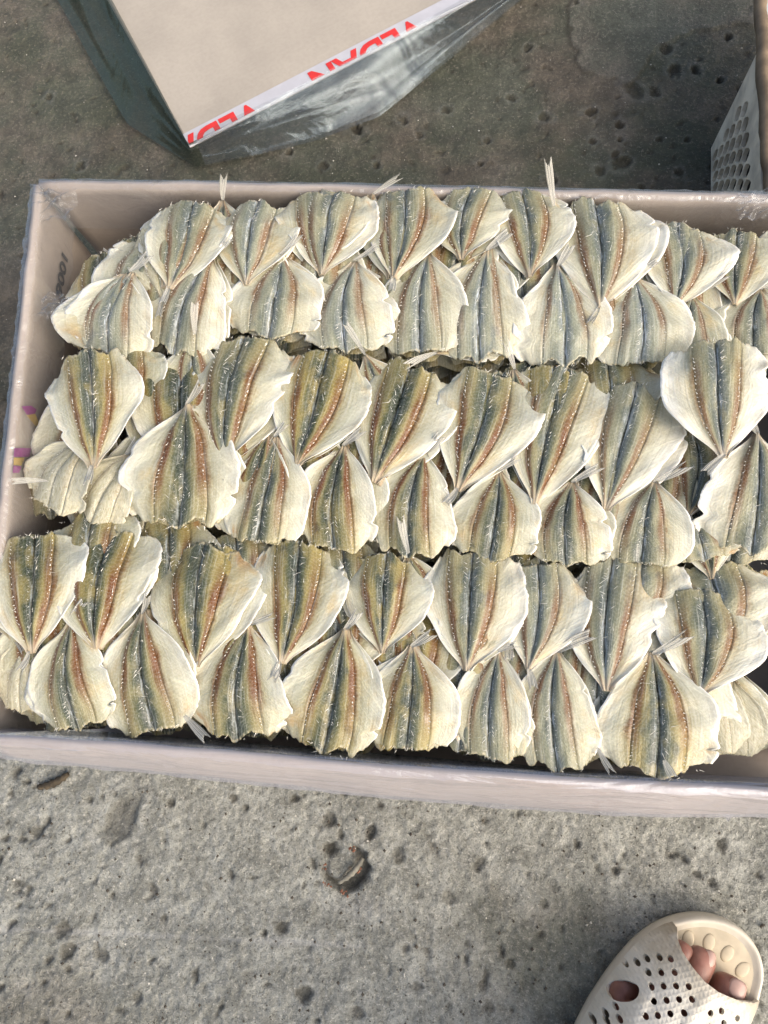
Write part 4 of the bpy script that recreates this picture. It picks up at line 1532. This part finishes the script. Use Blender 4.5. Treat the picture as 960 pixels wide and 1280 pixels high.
def ring_pts(c, r, n=14, e=1.0, ang=0.0):
    return [(c[0] + r * math.cos(2 * math.pi * i / n) * math.cos(ang) * e - r * math.sin(2 * math.pi * i / n) * math.sin(ang),
             c[1] + r * math.cos(2 * math.pi * i / n) * math.sin(ang) * e + r * math.sin(2 * math.pi * i / n) * math.cos(ang)) for i in range(n)]


HOL = [(779, 1200), (793, 1198), (808, 1197), (824, 1196), (838, 1198), (810, 1215), (826, 1215), (843, 1215), (814, 1233), (829, 1232), (845, 1232), (861, 1233),
       (817, 1251), (833, 1250), (849, 1249), (865, 1249), (807, 1270), (822, 1269), (838, 1267), (855, 1266), (888, 1266), (902, 1264), (905, 1279), (922, 1273),
       (753, 1258), (738, 1266), (769, 1257), (774, 1273), (758, 1275), (743, 1281), (805, 1288), (820, 1287), (836, 1285), (852, 1284), (888, 1284), (770, 1290), (755, 1293)]
hl = [ring_pts(loc_u(*h), .0020, 14) for h in HOL]
sl_a, sl_b = loc_u(766, 1230), loc_u(786, 1236)
sc_ = ((sl_a[0] + sl_b[0]) / 2, (sl_a[1] + sl_b[1]) / 2)
sa = math.atan2(sl_b[1] - sl_a[1], sl_b[0] - sl_a[0])
hl.append(ring_pts(sc_, .0042, 24, 2.5, sa))
OPEN = [(845, 1158), (846, 1172), (852, 1188), (864, 1207), (880, 1226), (897, 1239), (918, 1248), (944, 1252)]
opl = [loc_u(*p) for p in OPEN]
inn = inset(OL, -.0004)
# outline of the upper: from the opening's left end along the outer side back to the instep, across, and up the inner side
start = min(range(len(inn)), key=lambda i: (inn[i][0] - loc(840, 1149, .02)[0]) ** 2 + (inn[i][1] - loc(840, 1149, .02)[1]) ** 2)
end = min(range(len(inn)), key=lambda i: (inn[i][0] - loc(948, 1250, .02)[0]) ** 2 + (inn[i][1] - loc(948, 1250, .02)[1]) ** 2)
n_ = len(inn)
seqA = [tuple(inn[(start - k) % n_]) for k in range(n_) if inn[(start - k) % n_][1] > -.15 and ((start - k) % n_) != end]
# walk in the direction that goes to the outer (little toe) side first
walk = []
i = start
stepd = -1 if inn[(start - 3) % n_][0] < inn[(start + 3) % n_][0] else 1
while inn[i][1] > -.15:
    walk.append(tuple(inn[i]))
    i = (i + stepd) % n_
walk2 = []
i = end
while inn[i][1] > -.15:
    walk2.append(tuple(inn[i]))
    i = (i - stepd) % n_
outline_u = walk + walk2[::-1] + [tuple(p) for p in opl[::-1]]
X2, F2 = sheet_holes(outline_u, hl, .0028)
zz = upper_z(X2[:, 0], X2[:, 1])


def seg_d(X, a, b):
    a, b = np.array(a), np.array(b)
    t = np.clip(((X - a) @ (b - a)) / ((b - a) @ (b - a)), 0, 1)
    return np.linalg.norm(X - a - t[:, None] * (b - a), axis=1)


def line_d(X, P):
    return np.min([seg_d(X, P[i], P[i + 1]) for i in range(len(P) - 1)], axis=0)


rim_l = line_d(X2, opl)
zz += .0016 * sstep(.006, .0035, rim_l)
ridge1 = [loc_u(*p) for p in ((772, 1290), (796, 1258), (806, 1238), (800, 1222), (775, 1208))]
zz += .0020 * sstep(.0055, .003, line_d(X2, ridge1))
ridge2 = [loc_u(*p) for p in ((762, 1245), (786, 1250), (800, 1250))]
zz += .0016 * sstep(.004, .002, line_d(X2, ridge2))
ridge3 = [loc_u(*p) for p in ((884, 1252), (868, 1268), (858, 1290))]
zz += .0020 * sstep(.005, .003, line_d(X2, ridge3))
# woven relief on the perforated field
wv = np.sin(X2[:, 0] * 1500) * np.sin(X2[:, 1] * 1500)
up = mesh('perforated_upper', [(x, y, z) for (x, y), z in zip(X2, zz)], F2, None, True)
bmx = bmesh.new()
bmx.from_mesh(up)
bmesh.ops.recalc_face_normals(bmx, faces=bmx.faces)
if sum(f.normal.z for f in bmx.faces) < 0:
    bmesh.ops.reverse_faces(bmx, faces=bmx.faces)
bmx.to_mesh(up)
bmx.free()
t = NT('worn_white_upper')
co = t.obj_co()
n = t.noise(co, 55, 4)
c = t.mix(t.rng(n, .3, .7), (.62, .58, .47), (.74, .71, .61))
sepc = t.n('ShaderNodeSeparateXYZ')
t.put(sepc.inputs[0], co)
grime = t.math('MULTIPLY', t.rng(sepc.outputs[1], -.06, -.02), t.rng(t.noise(co, 70, 4), .2, .55))
c = t.mix(t.math('MULTIPLY', grime, .75), c, (.26, .19, .10))
wvs = []
for ang in (.7, -.9):
    mp = t.n('ShaderNodeMapping')
    mp.inputs['Rotation'].default_value = (0, 0, ang)
    t.put(mp.inputs[0], co)
    wvn = t.n('ShaderNodeTexWave')
    t.put(wvn.inputs[0], mp.outputs[0])
    wvn.inputs['Scale'].default_value = 105
    wvn.inputs['Distortion'].default_value = .8
    wvs.append(wvn.outputs['Fac'])
weave = t.math('MAXIMUM', *wvs)
t.set(Base_Color=c, Roughness=.42)
t.put(t.b.inputs['Normal'], t.bump(weave, .3, .0010, t.bump(t.noise(co, 420, 2), .4, .0008)))
up.materials.append(t.m)
ou = obj('perforated_upper', up, sandal)
md = ou.modifiers.new('thick', 'SOLIDIFY')
md.thickness = .0028
md.offset = -1
m2 = bpy.data.meshes.new_from_object(ou.evaluated_get(bpy.context.evaluated_depsgraph_get()))
ou.modifiers.clear()
m2.set_sharp_from_angle(angle=.75)
ou.data = m2

# the foot: one skinned body with five toes and the lower leg leaving the frame


def build_foot():
    me = bpy.data.meshes.new('person')
    bm = bmesh.new()
    sk = bm.verts.layers.skin.verify()
    J = []

    def add(p, r, par=None):
        v = bm.verts.new(p)
        v[sk].radius = r if isinstance(r, tuple) else (r, r)
        if par is not None:
            bm.edges.new((par, v))
        J.append(v)
        return v
    ankle = add((-.004, -.185, .070), (.030, .030))
    ankle[sk].use_root = True
    heel = add((-.004, -.225, .048), (.026, .024), ankle)
    leg1 = add((-.004, -.215, .15), (.036, .034), ankle)
    leg2 = add((-.004, -.27, .30), (.046, .046), leg1)
    add((-.004, -.31, .42), (.052, .052), leg2)
    mid = add((.000, -.135, .050), (.032, .022), ankle)
    ball = add((.001, -.095, .038), (.036, .014), mid)

    def toe_chain(pts):
        p = ball
        for co_, r in pts:
            p = add(co_, r, p)
    bx, by = loc(918, 1238, .034)
    sx_, sy_ = loc(878, 1196, .034)
    tx_, ty_ = loc(857, 1189, .036)
    lx_, ly_ = sc_
    lx_ -= .003
    ly_ -= .003
    toe_chain([((.026, -.088, .034), .0145), ((bx - .003, by - .020, .033), .0118), ((bx - .003, by, .0320), .0130), ((bx - .004, by + .008, .030), .0104)])
    toe_chain([((.009, -.080, .034), .0115), ((sx_ - .001, sy_ - .022, .037), .0106), ((sx_, sy_ - .004, .0345), .0118), ((sx_ + .0005, sy_ + .0060, .031), .0094)])
    toe_chain([((-.006, -.078, .032), .0095), ((tx_ - .004, ty_ - .018, .034), .0088), ((tx_ - .001, ty_ - .002, .0345), .0092), ((tx_ + .0002, ty_ + .005, .032), .0075)])
    toe_chain([((-.019, -.082, .031), .009), ((-.0225, -.060, .032), .0072), ((-.0225, -.050, .030), .0068)])
    toe_chain([((-.030, -.090, .030), .011), ((lx_ + .010, ly_ - .010, .026), .0105), ((lx_ + .009, ly_ + .002, .0225), .0125), ((lx_ + .009, ly_ + .012, .021), .0100)])
    bm.to_mesh(me)
    bm.free()
    o = bpy.data.objects.new('person', me)
    COL.objects.link(o)
    o.modifiers.new('skin', 'SKIN').use_smooth_shade = True
    s2 = o.modifiers.new('sub', 'SUBSURF')
    s2.levels = 3
    s2.render_levels = 3
    dg = bpy.context.evaluated_depsgraph_get()
    m2 = bpy.data.meshes.new_from_object(o.evaluated_get(dg))
    bpy.data.objects.remove(o)
    m2.materials.clear()
    m2.materials.append(M_skin)
    m2.polygons.foreach_set('use_smooth', [True] * len(m2.polygons))
    p = obj('person', m2, None, 'left foot of a person standing in the white perforated sandal, toes showing', 'person')
    p.matrix_world = MF

    def nail(c, w, l, ang, z, tilt):
        V = []
        for j in range(9):
            for i in range(9):
                a, b = 2 * i / 8 - 1, 2 * j / 8 - 1
                # squircle outline
                k = 1 / max(1e-6, (abs(a) ** 3 + abs(b) ** 3) ** (1 / 3)) if (abs(a) > 0 or abs(b) > 0) else 1
                k *= max(abs(a), abs(b))
                a, b = a * k, b * k
                V.append((a * w, b * l, -.0022 * a * a - .0008 * b * b))
        me = mesh('toenail', V, grid_faces(9, 9), M_nail)
        n = obj('toenail', me, p)
        n.location = (c[0], c[1], z)
        n.rotation_euler = (tilt, 0, ang)
        m = n.modifiers.new('t', 'SOLIDIFY')
        m.thickness = .0012
    nail((bx - .002, by + .003), .0062, .0060, .10, .0437, -.22)
    nail((sx_ + .0022, sy_ + .0030), .0046, .0054, .0, .0420, -.45)


build_foot()

# ------------------------------------------------------------------ litter on the floor
M_twig = simple_mat('dry_twig', (.06, .045, .025), .8, .4, 200, .6, 400)
M_wood = simple_mat('wood_splinter', (.2, .19, .15), .8, .3, 120)
M_grit = simple_mat('pale_grit', (.5, .48, .42), .6, .3, 30)


def lump_tube(name, pa, pb, r, mat, label, cat, wob=.0012):
    a, b = pa, pb
    d = (b - a)
    n, m = 14, 8
    V = []
    side = d.cross(Vector((0, 0, 1))).normalized()
    for k in range(n):
        t_ = k / (n - 1)
        c = a.lerp(b, t_) + side * (.002 * math.sin(3 * t_)) + Vector((0, 0, r * .8))
        rr = r * (.55 + .45 * math.sin(math.pi * min(1, .12 + t_ * .8))) * (1 + .25 * math.sin(k * 2.4))
        for i in range(m):
            an = 2 * math.pi * i / m
            q = rr * (1 + .3 * float(vnoise(k * .9, i * .9, 2)))
            V.append(c + side * (q * math.cos(an)) + Vector((0, 0, q * math.sin(an))))
    Fc = []
    for k in range(n - 1):
        for i in range(m):
            Fc.append((k * m + i, k * m + (i + 1) % m, (k + 1) * m + (i + 1) % m, (k + 1) * m + i))
    Fc.append(tuple(range(m))[::-1])
    Fc.append(tuple((n - 1) * m + i for i in range(m)))
    return obj(name, mesh(name, V, Fc, mat), None, label, cat)


lump_tube('twig', at(50, 984, 0), at(87, 967, 0), .0032, M_twig, 'short dark knobbly twig on the concrete below the carton', 'twig')
lump_tube('splinter', at(424, 1103, -.004), at(454, 1072, -.001), .0022, M_wood, 'grey wood splinter lying in the chipped hole', 'splinter')
M_chunk = simple_mat('rusty_chunk', (.22, .10, .06), .8, .4, 300)
V, Fc = [], []


def chunk(c, r, V, Fc):
    n = len(V)
    for d in ((1, 0, 0), (-1, 0, 0), (0, 1, 0), (0, -1, 0), (0, 0, 1), (0, 0, -.4)):
        V.append(tuple(c[k] + d[k] * r * rng.uniform(.6, 1.2) + rng.uniform(-.2, .2) * r for k in range(3)))
    for f in ((0, 2, 4), (2, 1, 4), (1, 3, 4), (3, 0, 4), (2, 0, 5), (1, 2, 5), (3, 1, 5), (0, 3, 5)):
        Fc.append(tuple(n + i for i in f))


for (x, y, k) in ((408, 1106, 9), (440, 1062, 9), (431, 1114, 6), (405, 1085, 4), (447, 1085, 4)):
    for _ in range(k):
        c = at(x + rng.gauss(0, 3), y + rng.gauss(0, 3), -.004)
        chunk(c, rng.uniform(.0008, .0017), V, Fc)
obj('rusty_crumbs', mesh('rusty_crumbs', V, Fc, M_chunk, False), None, 'reddish crumbs in the chipped hole of the concrete', 'crumbs', None, 'stuff')
V, Fc = [], []
for _ in range(520):
    x, y = rng.uniform(-10, 970), rng.uniform(0, 1280)
    c = at(x, y, .0005)
    chunk(c, rng.choice((.0005, .0006, .0008, .0011)), V, Fc)
obj('grit', mesh('grit', V, Fc, M_grit, False), None, 'pale grit scattered over the concrete', 'grit', None, 'stuff')
V, Fc = [], []
for _ in range(420):
    x, y = rng.uniform(-10, 970), rng.uniform(985, 1280)
    c = at(x, y, .0003)
    chunk(c, rng.choice((.0006, .0008, .0010, .0015)), V, Fc)
M_dgrit = simple_mat('dark_grit', (.07, .06, .045), .8, .3, 30)
obj('dark_grit', mesh('dark_grit', V, Fc, M_dgrit, False), None, 'dark grit scattered over the pale front concrete', 'grit', None, 'stuff')
